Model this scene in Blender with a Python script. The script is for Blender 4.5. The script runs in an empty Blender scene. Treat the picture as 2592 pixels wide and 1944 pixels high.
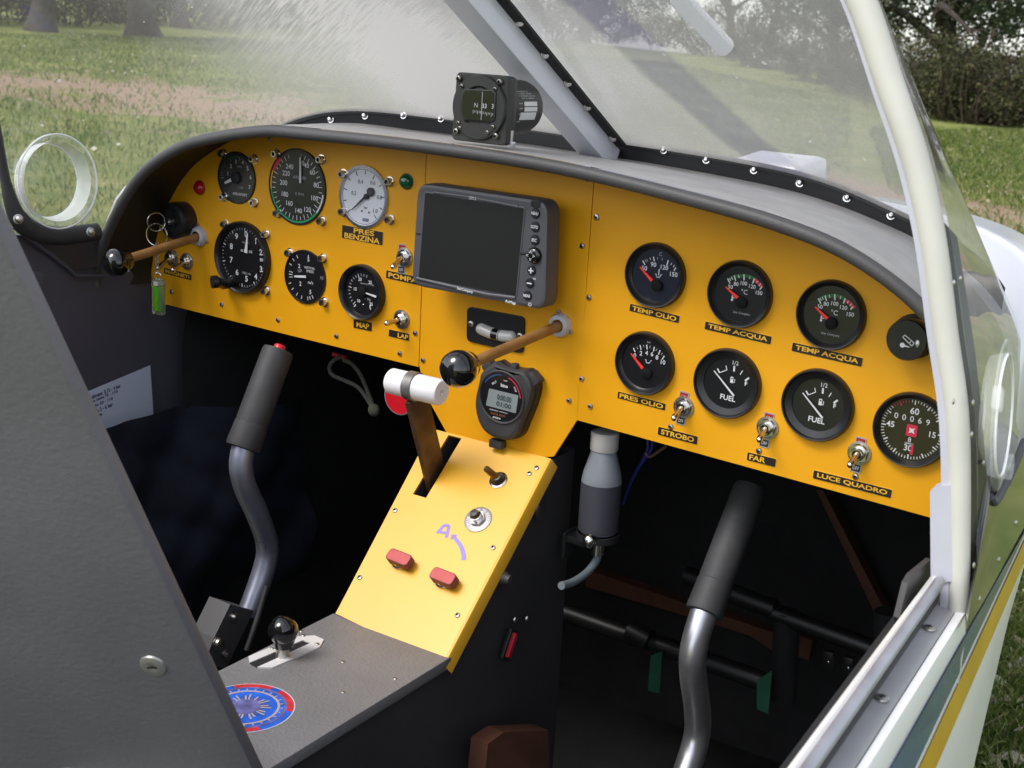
import bpy, bmesh, math, random
import numpy as np
from mathutils import Vector, Matrix
from mathutils.bvhtree import BVHTree
R = math.radians
random.seed(7); rng = np.random.default_rng(7)
SC = bpy.context.scene
COL = SC.collection

# ------------------------------------------------------------------ camera, world, sun, exposure
CAM = Vector((.4755, -1.0618, .3548)); YAW, PIT, ROL = R(32.534), R(14.808), R(3.139); FPX = 3194.8; PW, PH = 2592, 1944
_v = Vector((-math.sin(YAW)*math.cos(PIT), math.cos(YAW)*math.cos(PIT), -math.sin(PIT)))
_r0 = Vector((math.cos(YAW), math.sin(YAW), 0)); _u0 = _r0.cross(_v)
_r = math.cos(ROL)*_r0 + math.sin(ROL)*_u0; _u = -math.sin(ROL)*_r0 + math.cos(ROL)*_u0
cd = bpy.data.cameras.new("camera"); co = bpy.data.objects.new("camera", cd); COL.objects.link(co)
co.matrix_world = Matrix(((_r.x, _u.x, -_v.x, CAM.x), (_r.y, _u.y, -_v.y, CAM.y), (_r.z, _u.z, -_v.z, CAM.z), (0, 0, 0, 1)))
cd.sensor_width = 36; cd.lens = FPX/PW*36; cd.clip_start = .02; cd.clip_end = 3000
cd.dof.use_dof = True; cd.dof.focus_distance = 1.28; cd.dof.aperture_fstop = 17
SC.camera = co
SC.render.resolution_x, SC.render.resolution_y = 1024, 768

SUN_DIR = Vector((-.30, -.52, .80)).normalized()
SUN_EL = math.asin(SUN_DIR.z); SUN_AZ = math.atan2(SUN_DIR.x, SUN_DIR.y)
wd = bpy.data.worlds.new("World"); SC.world = wd; wd.use_nodes = True
nt = wd.node_tree; bg = nt.nodes["Background"]; sky = nt.nodes.new("ShaderNodeTexSky")
sky.sky_type = 'NISHITA'; sky.sun_disc = False; sky.sun_elevation = SUN_EL; sky.sun_rotation = SUN_AZ
sky.air_density = 1.0; sky.dust_density = 1.5; sky.ozone_density = 1.0; sky.altitude = 50
hs_ = nt.nodes.new('ShaderNodeHueSaturation'); hs_.inputs['Saturation'].default_value = .38; hs_.inputs['Value'].default_value = 1.1
nt.links.new(sky.outputs[0], hs_.inputs['Color']); nt.links.new(hs_.outputs[0], bg.inputs[0]); bg.inputs[1].default_value = .15
sl = bpy.data.lights.new("sun", 'SUN'); sl.energy = 1.2; sl.angle = R(25); sl.color = (1, .95, .87)
so = bpy.data.objects.new("sun", sl); COL.objects.link(so)
so.rotation_euler = SUN_DIR.to_track_quat('Z', 'Y').to_euler()
SC.view_settings.view_transform = 'Standard'; SC.view_settings.look = 'None'
SC.view_settings.gamma = 1; SC.view_settings.exposure = .92; SC.view_settings.use_curve_mapping = False
SC.cycles.max_bounces = 8; SC.cycles.transparent_max_bounces = 16

# ------------------------------------------------------------------ survey helpers (photo pixel -> a plane that exists in the place)
def ray(nx, ny): return _v + _r*((nx-PW/2)/FPX) - _u*((ny-PH/2)/FPX)
def on(nx, ny, ax, val):
    d = ray(nx, ny); return CAM + d*((val-CAM[ax])/d[ax])
S_ = 2592/2212
def D(x, y): return (x*S_, y*S_)
def Z(x0, y0, s): return lambda x, y: (x0+x/s, y0+y/s)
z1 = Z(0, 300, 3.4); z2 = Z(500, 300, 3.4); z3 = Z(1000, 150, 3.4); z4 = Z(1000, 420, 4.2538); z5 = Z(1480, 550, 3.4)
z6 = Z(1942, 600, 3.4); z7 = Z(1942, 900, 3.4); z8 = Z(1480, 880, 3.4); zc = Z(950, 750, 3.318); zs = Z(1190, 900, 6.914)
zt = Z(800, 1130, 2.911); zk = Z(450, 1480, 3.16); zb = Z(1200, 1040, 1.8345); zp = Z(1650, 1150, 2.0893); zr = Z(2000, 1244, 2.37)
zA = Z(2192, 600, 2.37); zl = Z(0, 800, 1.84375); zK = Z(370, 520, 5.53); zC = Z(1290, 220, 15.08)
def loc(M, p, z=0.0):                       # photo point -> local x,y on the plane z of frame M
    I = M.inverted(); o = I @ CAM; d = (I.to_3x3()) @ ray(*p)
    q = o + d*((z-o.z)/d.z); return (q.x, q.y)

# ------------------------------------------------------------------ materials
MAT = {}
def mat(name, col, rough=.5, metal=0., coat=0., spec=.5, vary=0., vscale=20., bump=0., bscale=200., emit=None, rvar=0., sheen=0.):
    if name in MAT: return MAT[name]
    m = bpy.data.materials.new(name); m.use_nodes = True; n = m.node_tree; b = n.nodes["Principled BSDF"]
    b.inputs['Base Color'].default_value = (*col, 1); b.inputs['Roughness'].default_value = rough
    b.inputs['Metallic'].default_value = metal; b.inputs['Coat Weight'].default_value = coat; b.inputs['Coat Roughness'].default_value = .06
    b.inputs['Specular IOR Level'].default_value = spec
    tc = n.nodes.new('ShaderNodeTexCoord')
    if vary or rvar:
        t = n.nodes.new('ShaderNodeTexNoise'); t.inputs['Scale'].default_value = vscale; t.inputs['Detail'].default_value = 6
        n.links.new(tc.outputs['Object'], t.inputs['Vector'])
        if vary:
            r = n.nodes.new('ShaderNodeMapRange'); r.inputs['From Min'].default_value = .3; r.inputs['From Max'].default_value = .7
            r.inputs['To Min'].default_value = 1-vary; r.inputs['To Max'].default_value = 1+vary
            n.links.new(t.outputs['Fac'], r.inputs['Value'])
            mx = n.nodes.new('ShaderNodeMix'); mx.data_type = 'RGBA'; mx.blend_type = 'MULTIPLY'; mx.inputs[0].default_value = 1
            mx.inputs[6].default_value = (*col, 1)
            n.links.new(r.outputs[0], mx.inputs[7]); n.links.new(mx.outputs[2], b.inputs['Base Color'])
        if rvar:
            r2 = n.nodes.new('ShaderNodeMapRange'); r2.inputs['From Min'].default_value = .3; r2.inputs['From Max'].default_value = .7
            r2.inputs['To Min'].default_value = max(.02, rough-rvar); r2.inputs['To Max'].default_value = rough+rvar
            n.links.new(t.outputs['Fac'], r2.inputs['Value']); n.links.new(r2.outputs[0], b.inputs['Roughness'])
    if bump:
        t2 = n.nodes.new('ShaderNodeTexNoise'); t2.inputs['Scale'].default_value = bscale; t2.inputs['Detail'].default_value = 4
        n.links.new(tc.outputs['Object'], t2.inputs['Vector'])
        bp = n.nodes.new('ShaderNodeBump'); bp.inputs['Strength'].default_value = bump; bp.inputs['Distance'].default_value = .002
        n.links.new(t2.outputs['Fac'], bp.inputs['Height']); n.links.new(bp.outputs[0], b.inputs['Normal'])
    MAT[name] = m; return m
YEL = mat('yellow_paint', (.80, .365, .006), .40, vary=.08, vscale=5, bump=.07, bscale=500, rvar=.08, coat=.04, spec=.4)
YELP = mat('yellow_print', (.82, .46, .03), .5)
BLK = mat('black_plastic', (.012, .012, .013), .34, vary=.2, vscale=60, bump=.04, bscale=600)
PAPERW = 0
BLKM = mat('black_matt', (.012, .012, .013), .7, vary=.3, vscale=30, bump=.1, bscale=400)
DIAL = mat('dial_black', (.008, .008, .010), .3, coat=.5)
HUBM = mat('hub_matt', (.006, .006, .007), .8, spec=.2)
DIALG = mat('dial_green_black', (.020, .022, .012), .35, coat=.5)
DIALBR = mat('dial_blue_reflection', (.009, .011, .024), .3, coat=.6)  # blue glass reflection painted into the oil temperature dial colour
DIALW = mat('dial_white', (.74, .75, .80), .4, coat=.4)
WHT = mat('white_print', (.66, .66, .68), .5)
GRYP = mat('grey_print', (.38, .38, .40), .5)
REDN = mat('red_needle', (.85, .045, .03), .4)
REDP = mat('red_print', (.55, .02, .06), .5)
GRNP = mat('green_print', (.02, .32, .12), .5)
GRND = mat('dark_green_print', (.02, .12, .03), .5)
CHR = mat('chrome', (.72, .70, .68), .2, 1, vary=.15, vscale=150)
STL = mat('steel', (.52, .50, .48), .32, 1, vary=.2, vscale=80, rvar=.1)
ALU = mat('aluminium_tube', (.60, .60, .62), .33, 1, vary=.18, vscale=25, rvar=.1, bump=.05, bscale=120)
BRASS = mat('brown_rod', (.27, .135, .045), .42, vary=.25, vscale=60)
BRASST = mat('warm_steel', (.55, .46, .36), .25, 1)
GREY = mat('grey_console_paint', (.20, .195, .20), .46, vary=.10, vscale=14, bump=.55, bscale=330)
SLAB = mat('grey_seat_paint', (.150, .146, .156), .55, vary=.10, vscale=8, bump=.25, bscale=220)
DARK = mat('dark_trim', (.042, .040, .046), .6, vary=.15, vscale=10, bump=.2, bscale=300)
WALL = mat('dark_sidewall', (.075, .071, .092), .6, vary=.12, vscale=6, bump=.2, bscale=300)
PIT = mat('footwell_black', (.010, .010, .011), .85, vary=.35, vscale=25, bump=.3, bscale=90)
HOOD = mat('hood_vinyl', (.34, .325, .32), .5, vary=.12, vscale=30, bump=.25, bscale=500)
HOODB = mat('hood_black', (.010, .010, .010), .55, vary=.2, vscale=20)
WPNT = mat('white_paint', (.80, .79, .77), .3, coat=.25, vary=.03, vscale=12, rvar=.06)
WPNTC = mat('cream_paint', (.56, .55, .50), .45, vary=.05, vscale=25)
GPSM = mat('gps_shell', (.075, .075, .085), .38, vary=.08, vscale=40, bump=.05, bscale=900)
SCRN = mat('screen_black', (.018, .018, .018), .4, spec=.2)
NYL = mat('white_nylon', (.82, .80, .82), .45, vary=.03, vscale=40)
RUB = mat('black_rubber', (.038, .038, .041), .62, vary=.2, vscale=35, bump=.15, bscale=260)
KNOB = mat('gloss_black', (.006, .006, .006), .08, coat=.6)
CMPM = mat('compass_black', (.022, .022, .020), .42, vary=.15, vscale=60, bump=.08, bscale=700)
WOOD = mat('brown_ply', (.10, .036, .019), .6, vary=.3, vscale=22)
GRNS = mat('green_strap', (.009, .075, .038), .55, vary=.2, vscale=30)

# ------------------------------------------------------------------ mesh builder
def bez(pts, n=8):                          # Catmull-Rom through points
    P = [Vector(p) for p in pts]; P = [2*P[0]-P[1]] + P + [2*P[-1]-P[-2]]; out = []
    for i in range(1, len(P)-2):
        a, b, c, d = P[i-1:i+3]
        for k in range(n):
            t = k/n
            out.append(.5*((2*b)+(c-a)*t+(2*a-5*b+4*c-d)*t*t+(3*b-a-3*c+d)*t**3))
    out.append(P[-2]); return out
TXT = {}
class MB:
    def __init__(s): s.V = []; s.F = []; s.FM = []; s.FS = []; s.M = []
    def mi(s, m):
        if m not in s.M: s.M.append(m)
        return s.M.index(m)
    def add(s, vs, fs, m, M=None, smooth=False):
        o = len(s.V); i = s.mi(m)
        for v in vs:
            v = Vector(v)
            if M is not None: v = M @ v
            s.V.append(tuple(v))
        for f in fs:
            s.F.append(tuple(a+o for a in f)); s.FM.append(i); s.FS.append(smooth)
        return s
    def lathe(s, prof, m, M=None, seg=40, smooth=True):
        vs = []; fs = []
        n = len(prof)
        for k in range(seg):
            a = 2*math.pi*k/seg
            for r, z in prof: vs.append((r*math.cos(a), r*math.sin(a), z))
        for k in range(seg):
            for j in range(n-1):
                a = k*n+j; b = ((k+1) % seg)*n+j
                fs.append((a, b, b+1, a+1))
        return s.add(vs, fs, m, M, smooth)
    def disc(s, r, z, m, M=None, seg=40, x=0, y=0):
        return s.add([(x+r*math.cos(2*math.pi*k/seg), y+r*math.sin(2*math.pi*k/seg), z) for k in range(seg)], [tuple(range(seg))], m, M)
    def arc(s, r0, r1, a0, a1, z, m, M=None, c=(0, 0), n=None):   # degrees clockwise from 12 o'clock
        n = n or max(2, int(abs(a1-a0)/4)); vs = []; fs = []
        for k in range(n+1):
            a = R(90-(a0+(a1-a0)*k/n))
            for r in (r0, r1): vs.append((c[0]+r*math.cos(a), c[1]+r*math.sin(a), z))
        for k in range(n): fs.append((2*k, 2*k+2, 2*k+3, 2*k+1)[::-1])
        return s.add(vs, fs, m, M)
    def bar(s, p, q, w0, w1, z0, z1, m, M=None):                 # flat tapered bar between two xy points
        p = Vector(p); q = Vector(q); d = (q-p).normalized(); n = Vector((-d.y, d.x))
        c = [p+n*w0/2, p-n*w0/2, q-n*w1/2, q+n*w1/2]
        return s.prism([(v.x, v.y) for v in c], z0, z1, m, M)
    def tick(s, c, ang, r0, r1, w, z, m, M=None):
        a = R(90-ang); d = Vector((math.cos(a), math.sin(a)))
        return s.bar(Vector(c)+d*r0, Vector(c)+d*r1, w, w, z, z+.0001, m, M)
    def prism(s, poly, z0, z1, m, M=None, smooth=False, capm=None):
        n = len(poly)
        ar = sum(poly[i][0]*poly[(i+1) % n][1]-poly[(i+1) % n][0]*poly[i][1] for i in range(n))
        if ar < 0: poly = poly[::-1]
        vs = [(x, y, z0) for x, y in poly]+[(x, y, z1) for x, y in poly]
        s.add(vs, [tuple(range(n))[::-1]]+[(i, (i+1) % n, n+(i+1) % n, n+i) for i in range(n)], m, M, smooth)
        return s.add(vs[n:], [tuple(range(n))], capm or m, M)
    def rprism(s, poly, z0, z1, bev, m, M=None, capm=None):      # prism with a chamfered front edge
        n = len(poly)
        ar = sum(poly[i][0]*poly[(i+1) % n][1]-poly[(i+1) % n][0]*poly[i][1] for i in range(n))
        if ar < 0: poly = poly[::-1]
        ins = inset(poly, bev); ins2 = inset(poly, bev*.3)
        vs = [(x, y, z0) for x, y in poly]+[(x, y, z1-bev) for x, y in poly]+[(x, y, z1-bev*.3) for x, y in ins2]+[(x, y, z1) for x, y in ins]
        fs = [(k*n+i, k*n+(i+1) % n, (k+1)*n+(i+1) % n, (k+1)*n+i) for k in range(3) for i in range(n)]
        s.add(vs, fs, m, M, True)
        s.add(vs[:n], [tuple(range(n))[::-1]], m, M)
        return s.add(vs[3*n:], [tuple(range(n))], capm or m, M)
    def box(s, c, size, m, M=None, bev=0, rot=None):
        bm = bmesh.new(); bmesh.ops.create_cube(bm, size=1)
        for v in bm.verts: v.co = Vector((v.co.x*size[0], v.co.y*size[1], v.co.z*size[2]))
        if bev: bmesh.ops.bevel(bm, geom=bm.edges[:], offset=bev, segments=2, affect='EDGES', profile=.6)
        T = Matrix.Translation(c)
        if rot is not None: T = T @ rot
        if M is not None: T = M @ T
        bm.verts.index_update()
        s.add([v.co for v in bm.verts], [[v.index for v in f.verts] for f in bm.faces], m, T, bool(bev)); bm.free(); return s
    def tube(s, pts, r, m, M=None, seg=14, cap=True, closed=False):
        P = [Vector(p) for p in pts]; n = len(P); rr = r if isinstance(r, (list, tuple)) else [r]*n
        vs = []; fs = []; up = None
        for i in range(n):
            if closed: t = (P[(i+1) % n]-P[i-1]).normalized()
            else: t = (P[min(i+1, n-1)]-P[max(i-1, 0)]).normalized()
            if up is None:
                up = Vector((0, 0, 1)) if abs(t.z) < .9 else Vector((1, 0, 0))
            a = (up - t*up.dot(t)).normalized(); b = t.cross(a); up = a
            for k in range(seg):
                g = 2*math.pi*k/seg; vs.append(P[i]+a*rr[i]*math.cos(g)+b*rr[i]*math.sin(g))
        for i in range(n if closed else n-1):
            for k in range(seg):
                j = (i+1) % n
                fs.append((i*seg+k, i*seg+(k+1) % seg, j*seg+(k+1) % seg, j*seg+k))
        s.add(vs, fs, m, M, True)
        if cap and not closed:
            s.add(vs[:seg], [tuple(range(seg))[::-1]], m, M); s.add(vs[-seg:], [tuple(range(seg))], m, M)
        return s
    def ball(s, c, r, m, M=None, seg=24, sq=(1, 1, 1), rot=None):
        pr = [(max(1e-5, r*math.sin(math.pi*k/(seg//2))), -r*math.cos(math.pi*k/(seg//2))) for k in range(seg//2+1)]
        T = Matrix.Translation(c)
        if rot is not None: T = T @ rot
        T = T @ Matrix.Diagonal((*sq, 1))
        if M is not None: T = M @ T
        return s.lathe(pr, m, T, seg)
    def sweep(s, prof, path_fn, n, m, smooth=False, M=None): pass
    def grid(s, rows, m, M=None, smooth=True):
        nr = len(rows); nc = len(rows[0])
        return s.add([p for r in rows for p in r], [(i*nc+j, i*nc+j+1, (i+1)*nc+j+1, (i+1)*nc+j) for i in range(nr-1) for j in range(nc-1)], m, M, smooth)
    def text(s, body, c, z, m, M=None, w=None, h=None, size=None, ang=0, bold=.0, align='C'):
        key = (body, bold)
        if key not in TXT:
            cu = bpy.data.curves.new('lettering', 'FONT'); cu.body = body; cu.resolution_u = 3; cu.offset = bold
            ob = bpy.data.objects.new('lettering', cu); me = bpy.data.meshes.new_from_object(ob)
            vs = [v.co.copy() for v in me.vertices]; fs = [tuple(p.vertices) for p in me.polygons]
            bpy.data.objects.remove(ob); bpy.data.curves.remove(cu); bpy.data.meshes.remove(me); TXT[key] = (vs, fs)
        vs, fs = TXT[key]
        if not vs: return s
        x0 = min(v.x for v in vs); x1 = max(v.x for v in vs); y0 = min(v.y for v in vs); y1 = max(v.y for v in vs)
        if size: sx = sy = size
        elif w and h: sx = w/(x1-x0); sy = h/(y1-y0)
        elif h: sx = sy = h/(y1-y0)
        else: sx = sy = w/(x1-x0)
        ox = {'C': (x0+x1)/2, 'L': x0, 'R': x1}[align]
        T = Matrix.Translation((c[0], c[1], z)) @ Matrix.Rotation(R(ang), 4, 'Z')
        if M is not None: T = M @ T
        return s.add([((v.x-ox)*sx, (v.y-(y0+y1)/2)*sy, 0) for v in vs], fs, m, T)
    def build(s, name, parent=None, label=None, sharp=38):
        me = bpy.data.meshes.new(name); me.from_pydata(s.V, [], s.F); me.validate(clean_customdata=False)
        for m in s.M: me.materials.append(m)
        if len(me.polygons) == len(s.F):
            me.polygons.foreach_set('material_index', s.FM); me.polygons.foreach_set('use_smooth', s.FS)
        else: print('mesh cleaned', name, len(me.polygons), len(s.F))
        if any(s.FS): me.set_sharp_from_angle(angle=R(sharp))
        me.update(); o = bpy.data.objects.new(name, me); COL.objects.link(o)
        if parent is not None: o.parent = parent
        if label: o['label'] = label
        return o
def inset(poly, d):
    n = len(poly); out = []
    for i in range(n):
        a = Vector(poly[i-1]); b = Vector(poly[i]); c = Vector(poly[(i+1) % n])
        e1 = (b-a).normalized(); e2 = (c-b).normalized(); n1 = Vector((-e1.y, e1.x)); n2 = Vector((-e2.y, e2.x))
        k = n1+n2; k = k/max(.4, k.dot(n1)) if k.length > 1e-6 else n1
        out.append(tuple(b+k*d))
    return out
def rrect(w, h, r, n=5):
    out = []
    for cx, cy, a0 in ((w/2-r, h/2-r, 0), (-w/2+r, h/2-r, 90), (-w/2+r, -h/2+r, 180), (w/2-r, -h/2+r, 270)):
        for k in range(n+1):
            a = R(a0+90*k/n); out.append((cx+r*math.cos(a), cy+r*math.sin(a)))
    return out
def reg(n, r, a0=0): return [(r*math.cos(R(a0)+2*math.pi*k/n), r*math.sin(R(a0)+2*math.pi*k/n)) for k in range(n)]
def thing(name, label, cat, M=None, group=None):
    o = bpy.data.objects.new(name, None); COL.objects.link(o); o.empty_display_size = .02
    if M is not None: o.matrix_world = M
    o['label'] = label; o['category'] = cat
    if group: o['group'] = group
    return o
def tag(o, label, cat, group=None):
    o['label'] = label; o['category'] = cat
    if group: o['group'] = group
    return o
def copy_thing(o, M, label=None):
    c = o.copy(); COL.objects.link(c); c.matrix_world = M
    if label: c['label'] = label
    for ch in list(o.children):
        d = ch.copy(); COL.objects.link(d); d.parent = c
        for g in list(ch.children):
            e = g.copy(); COL.objects.link(e); e.parent = d
    return c
RX = Matrix.Rotation(R(90), 4, 'X')
def FP(x, z, d=0, ang=0): return Matrix.Translation((x, -d, z)) @ RX @ Matrix.Rotation(R(ang), 4, 'Z')
def PX(p, d=0):
    q = on(p[0], p[1], 1, -d); return q.x, q.z
def screwhead(mb, M, r=.0028, h=.0016, m=STL, slot=True):
    mb.lathe([(r, 0), (r*.98, h*.35), (r*.8, h*.8), (r*.42, h), (r*.40, h*.45), (1e-5, h*.4)], m, M, 14)
    if slot: mb.disc(r*.41, h*.5, BLKM, M, 8)
def capscrew(mb, M, r=.0042, h=.007):
    mb.lathe([(r*1.35, 0), (r*1.35, .0012), (r, .0013), (r, h-.0008), (r*.88, h), (r*.55, h), (r*.5, h-.003), (1e-5, h-.003)], CHR, M, 16)
    mb.disc(r*.5, h-.0028, BLKM, M, 6)
print('setup ok')

# ------------------------------------------------------------------ ground, track, sky dressing
GN = Vector((.046, -.023, .999)).normalized(); GH = 1.25
def gnd(nx, ny):
    d = ray(nx, ny); return CAM + d*(-GH/d.dot(GN))
def gz(x, y):
    p = CAM - GN*GH; return p.z - (GN.x*(x-p.x)+GN.y*(y-p.y))/GN.z
GXF = Matrix.Translation((0, 0, gz(0, 0))) @ Vector((0, 0, 1)).rotation_difference(GN).to_matrix().to_4x4()
def ground_material():
    m = bpy.data.materials.new('meadow'); m.use_nodes = True; n = m.node_tree; b = n.nodes["Principled BSDF"]; b.inputs['Roughness'].default_value = .9
    b.inputs['Specular IOR Level'].default_value = .15
    tc = n.nodes.new('ShaderNodeTexCoord')
    def noise(sc, det=6, dist=0, rough=.6, stretch=None):
        t = n.nodes.new('ShaderNodeTexNoise'); t.inputs['Scale'].default_value = sc; t.inputs['Detail'].default_value = det
        t.inputs['Distortion'].default_value = dist; t.inputs['Roughness'].default_value = rough
        n.links.new(tc.outputs['Object'], t.inputs['Vector']); return t.outputs['Fac']
    def ramp(f, stops):
        r = n.nodes.new('ShaderNodeValToRGB'); e = r.color_ramp.elements
        while len(e) < len(stops): e.new(.5)
        for k, (p, c) in enumerate(stops): e[k].position = p; e[k].color = (*c, 1)
        n.links.new(f, r.inputs[0]); return r.outputs[0]
    def mix(f, a, c, bl='MIX'):
        x = n.nodes.new('ShaderNodeMix'); x.data_type = 'RGBA'; x.blend_type = bl
        if isinstance(f, float): x.inputs[0].default_value = f
        else: n.links.new(f, x.inputs[0])
        n.links.new(a, x.inputs[6]); n.links.new(c, x.inputs[7]); return x.outputs[2]
    g = ramp(noise(2.2, 9, .4, .7), [(.28, (.085, .125, .030)), (.46, (.165, .20, .052)), (.6, (.25, .26, .085)), (.75, (.36, .34, .16))])
    g2 = ramp(noise(28, 5, 0, .75), [(.3, (.68, .68, .68)), (.7, (1.28, 1.28, 1.22))])
    g = mix(1.0, g, g2, 'MULTIPLY')
    d = ramp(noise(14, 8, .2, .75), [(.3, (.24, .16, .11)), (.55, (.36, .26, .185)), (.75, (.48, .37, .27))])
    at = n.nodes.new('ShaderNodeAttribute'); at.attribute_name = 'bare'
    ad = n.nodes.new('ShaderNodeMath'); ad.operation = 'ADD'; n.links.new(at.outputs['Fac'], ad.inputs[0])
    sc = n.nodes.new('ShaderNodeMath'); sc.operation = 'MULTIPLY_ADD'; sc.inputs[1].default_value = 3.0; sc.inputs[2].default_value = -1.62
    n.links.new(noise(1.6, 8, .5, .75), sc.inputs[0]); n.links.new(sc.outputs[0], ad.inputs[1])
    mr = n.nodes.new('ShaderNodeMapRange'); mr.inputs['From Min'].default_value = .35; mr.inputs['From Max'].default_value = .65
    n.links.new(ad.outputs[0], mr.inputs['Value'])
    c = mix(mr.outputs[0], g, d)
    n.links.new(c, b.inputs['Base Color'])
    bp = n.nodes.new('ShaderNodeBump'); bp.inputs['Strength'].default_value = .7; bp.inputs['Distance'].default_value = .03
    n.links.new(noise(35, 6, 0, .8), bp.inputs['Height']); n.links.new(bp.outputs[0], b.inputs['Normal'])
    return m
TRK = [gnd(-400, 190), gnd(0, 205), gnd(350, 235), gnd(700, 285), gnd(1100, 360), gnd(1800, 450), gnd(2500, 535), gnd(2900, 600)]
def seg_dist(P, A, B):
    ab = B-A; t = np.clip(((P-A)@ab)/(ab@ab), 0, 1); return np.linalg.norm(P-(A+t[:, None]*ab), axis=1)
xs = np.concatenate([np.linspace(-900, -30, 14), np.linspace(-28, 12, 160), np.linspace(15, 600, 12)])
ys = np.concatenate([np.linspace(-500, -6, 10), np.linspace(-5, 26, 125), np.linspace(30, 1500, 14)])
gx, gy = np.meshgrid(xs, ys); P2 = np.stack([gx.ravel(), gy.ravel()], 1)
bare = np.full(len(P2), 9.)
for a, b in zip(TRK[:-1], TRK[1:]): bare = np.minimum(bare, seg_dist(P2, np.array([a.x, a.y]), np.array([b.x, b.y])))
bare = np.clip(1.0-bare/3.2, 0, 1)
rv = np.array([gz(x, y) for x, y in P2]) + .02*np.sin(P2[:, 0]*1.3)*np.sin(P2[:, 1]*1.7)
far = np.clip((np.hypot(P2[:, 0], P2[:, 1])-45)/100, 0, 1); rv = rv*(1-far) + far*(-2.0)
nx_, ny_ = len(xs), len(ys)
me = bpy.data.meshes.new('ground')
me.from_pydata([(float(x), float(y), float(z)) for (x, y), z in zip(P2, rv)], [], [(i*nx_+j, i*nx_+j+1, (i+1)*nx_+j+1, (i+1)*nx_+j) for i in range(ny_-1) for j in range(nx_-1)])
at = me.attributes.new('bare', 'FLOAT', 'POINT'); at.data.foreach_set('value', bare.astype(np.float32))
me.polygons.foreach_set('use_smooth', [True]*len(me.polygons)); me.materials.append(ground_material())
go = bpy.data.objects.new('ground', me); COL.objects.link(go); go['kind'] = 'structure'; go['label'] = 'meadow of patchy green grass crossed by a bare reddish dirt track'

# ------------------------------------------------------------------ the aeroplane
AX = -.222                                                  # centre line
plane = thing('light_aircraft', 'white two seat light aircraft seen from its open right side', 'aircraft', Matrix.Translation((0, 0, 0)))
HT = [(-.08, .3095), (.0, .3075), (.06, .3005), (.134, .2885), (.19, .273), (.25, .2565), (.30, .238), (.345, .216), (.40, .190), (.44, .160), (.475, .115), (.497, .04), (.506, -.06), (.51, -.222)]
hz = np.array([a for a, b in HT]); hx = np.array([b for a, b in HT])
HT = [(z, x+(.0025 if z < .38 else .001)) for z, x in HT]; hx = np.array([b for a, b in HT])
def hoop_x(z): return float(np.interp(z, hz[:11], hx[:11]))
def hoop_pts(n=7):
    right = [(x, -.222-.0, z) for z, x in HT]
    left = [(2*AX-x-.105, -.222, z+.012) for z, x in HT[:-1]][::-1]
    return bez([(x, y, z) for x, y, z in right+left], n)
HP = hoop_pts()
mb = MB(); mb.tube(HP, [.0066+.0080*min(.4, max(0, p.z)) for p in HP], WPNTC, seg=18); mb.build('windscreen_bow', plane)
mb = MB()                                                    # inner white flange of the bow
rows = []
for i, p in enumerate(HP):
    t = (HP[min(i+1, len(HP)-1)]-HP[max(i-1, 0)]).normalized(); n = Vector((t.z, 0, -t.x))
    if n.x*(p.x-AX)+n.z*(p.z-.1) > 0: n = -n
    c = p+n*.0088
    rows.append([c+n*.0022+Vector((0, -.004, 0)), c+n*.0022+Vector((0, .012, 0)), c-n*.003+Vector((0, .012, 0)), c-n*.003+Vector((0, -.004, 0)), c+n*.0022+Vector((0, -.004, 0))])
FLG = mat('flange_paint', (.46, .46, .52), .45, vary=.06, vscale=30); mb.grid(rows, FLG, smooth=False); mb.build('bow_flange', plane)
fp = [on(*p, 1, -.226) for p in [z7(1408, 1165), z7(1425, 1140), z7(1500, 1112), z7(1600, 1105), (2412, 1470), (2358, 1470)]]
mb = MB(); mb.prism([(p.x, p.z) for p in fp], .0, .014, FLG, Matrix.Translation((0, -.226, 0)) @ RX @ Matrix.Translation((0, 0, -.012))); mb.build('bow_foot_plate', plane)

# windscreen: ruled between base curve and bow
BASE = [(.292, -.13, .035), (.290, -.06, .03), (.283, .03, .024), (.272, .12, .035), (.262, .15, .09), (.245, .14, .15), (.20, .135, .195), (.12, .155, .222), (.03, .175, .243), (-.09, .20, .252), (-.222, .217, .257),
        (-.33, .22, .262), (-.44, .205, .266), (-.548, .16, .269), (-.61, .125, .255), (-.66, .10, .225), (-.70, .06, .18), (-.722, .0, .14), (-.722, -.08, .127), (-.716, -.16, .128), (-.711, -.20, .15)]
BASEP = bez(BASE, 8)
def resample(P, n, w=None):
    P = [Vector(p) for p in P]; L = [0]
    for a, b in zip(P[:-1], P[1:]): L.append(L[-1]+(b-a).length)
    out = []; j = 0
    for k in range(n):
        s = L[-1]*k/(n-1)
        while j < len(P)-2 and L[j+1] < s: j += 1
        f = (s-L[j])/max(1e-9, L[j+1]-L[j]); out.append(P[j].lerp(P[j+1], min(1, max(0, f))))
    return out
ci = min(range(len(BASEP)), key=lambda i: abs(BASEP[i].x-AX)); chp = min(range(len(HP)), key=lambda i: abs(HP[i].x-AX))
HPo = [p+Vector((p.x-AX, 0, p.z-.1)).normalized()*.0115 for p in HP]
def cut(P, zmin):
    return [p for p in P if p.z >= zmin]
Nb = 120
bR = resample(BASEP[:ci+1], Nb); bL = resample(BASEP[ci:], Nb)
hR = resample(cut(HPo[:chp+1], .02), Nb); hL = resample(cut(HPo[chp:], .13), Nb)
bA = bR+bL[1:]; hA = hR+hL[1:]
NS = 84
rowsW = [[a.lerp(b, k/NS) for a, b in zip(bA, hA)] for k in range(NS+1)]
tmp = MB(); tmp.grid(rowsW, WHT)
WBVH = BVHTree.FromPolygons([Vector(v) for v in tmp.V], tmp.F)
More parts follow.
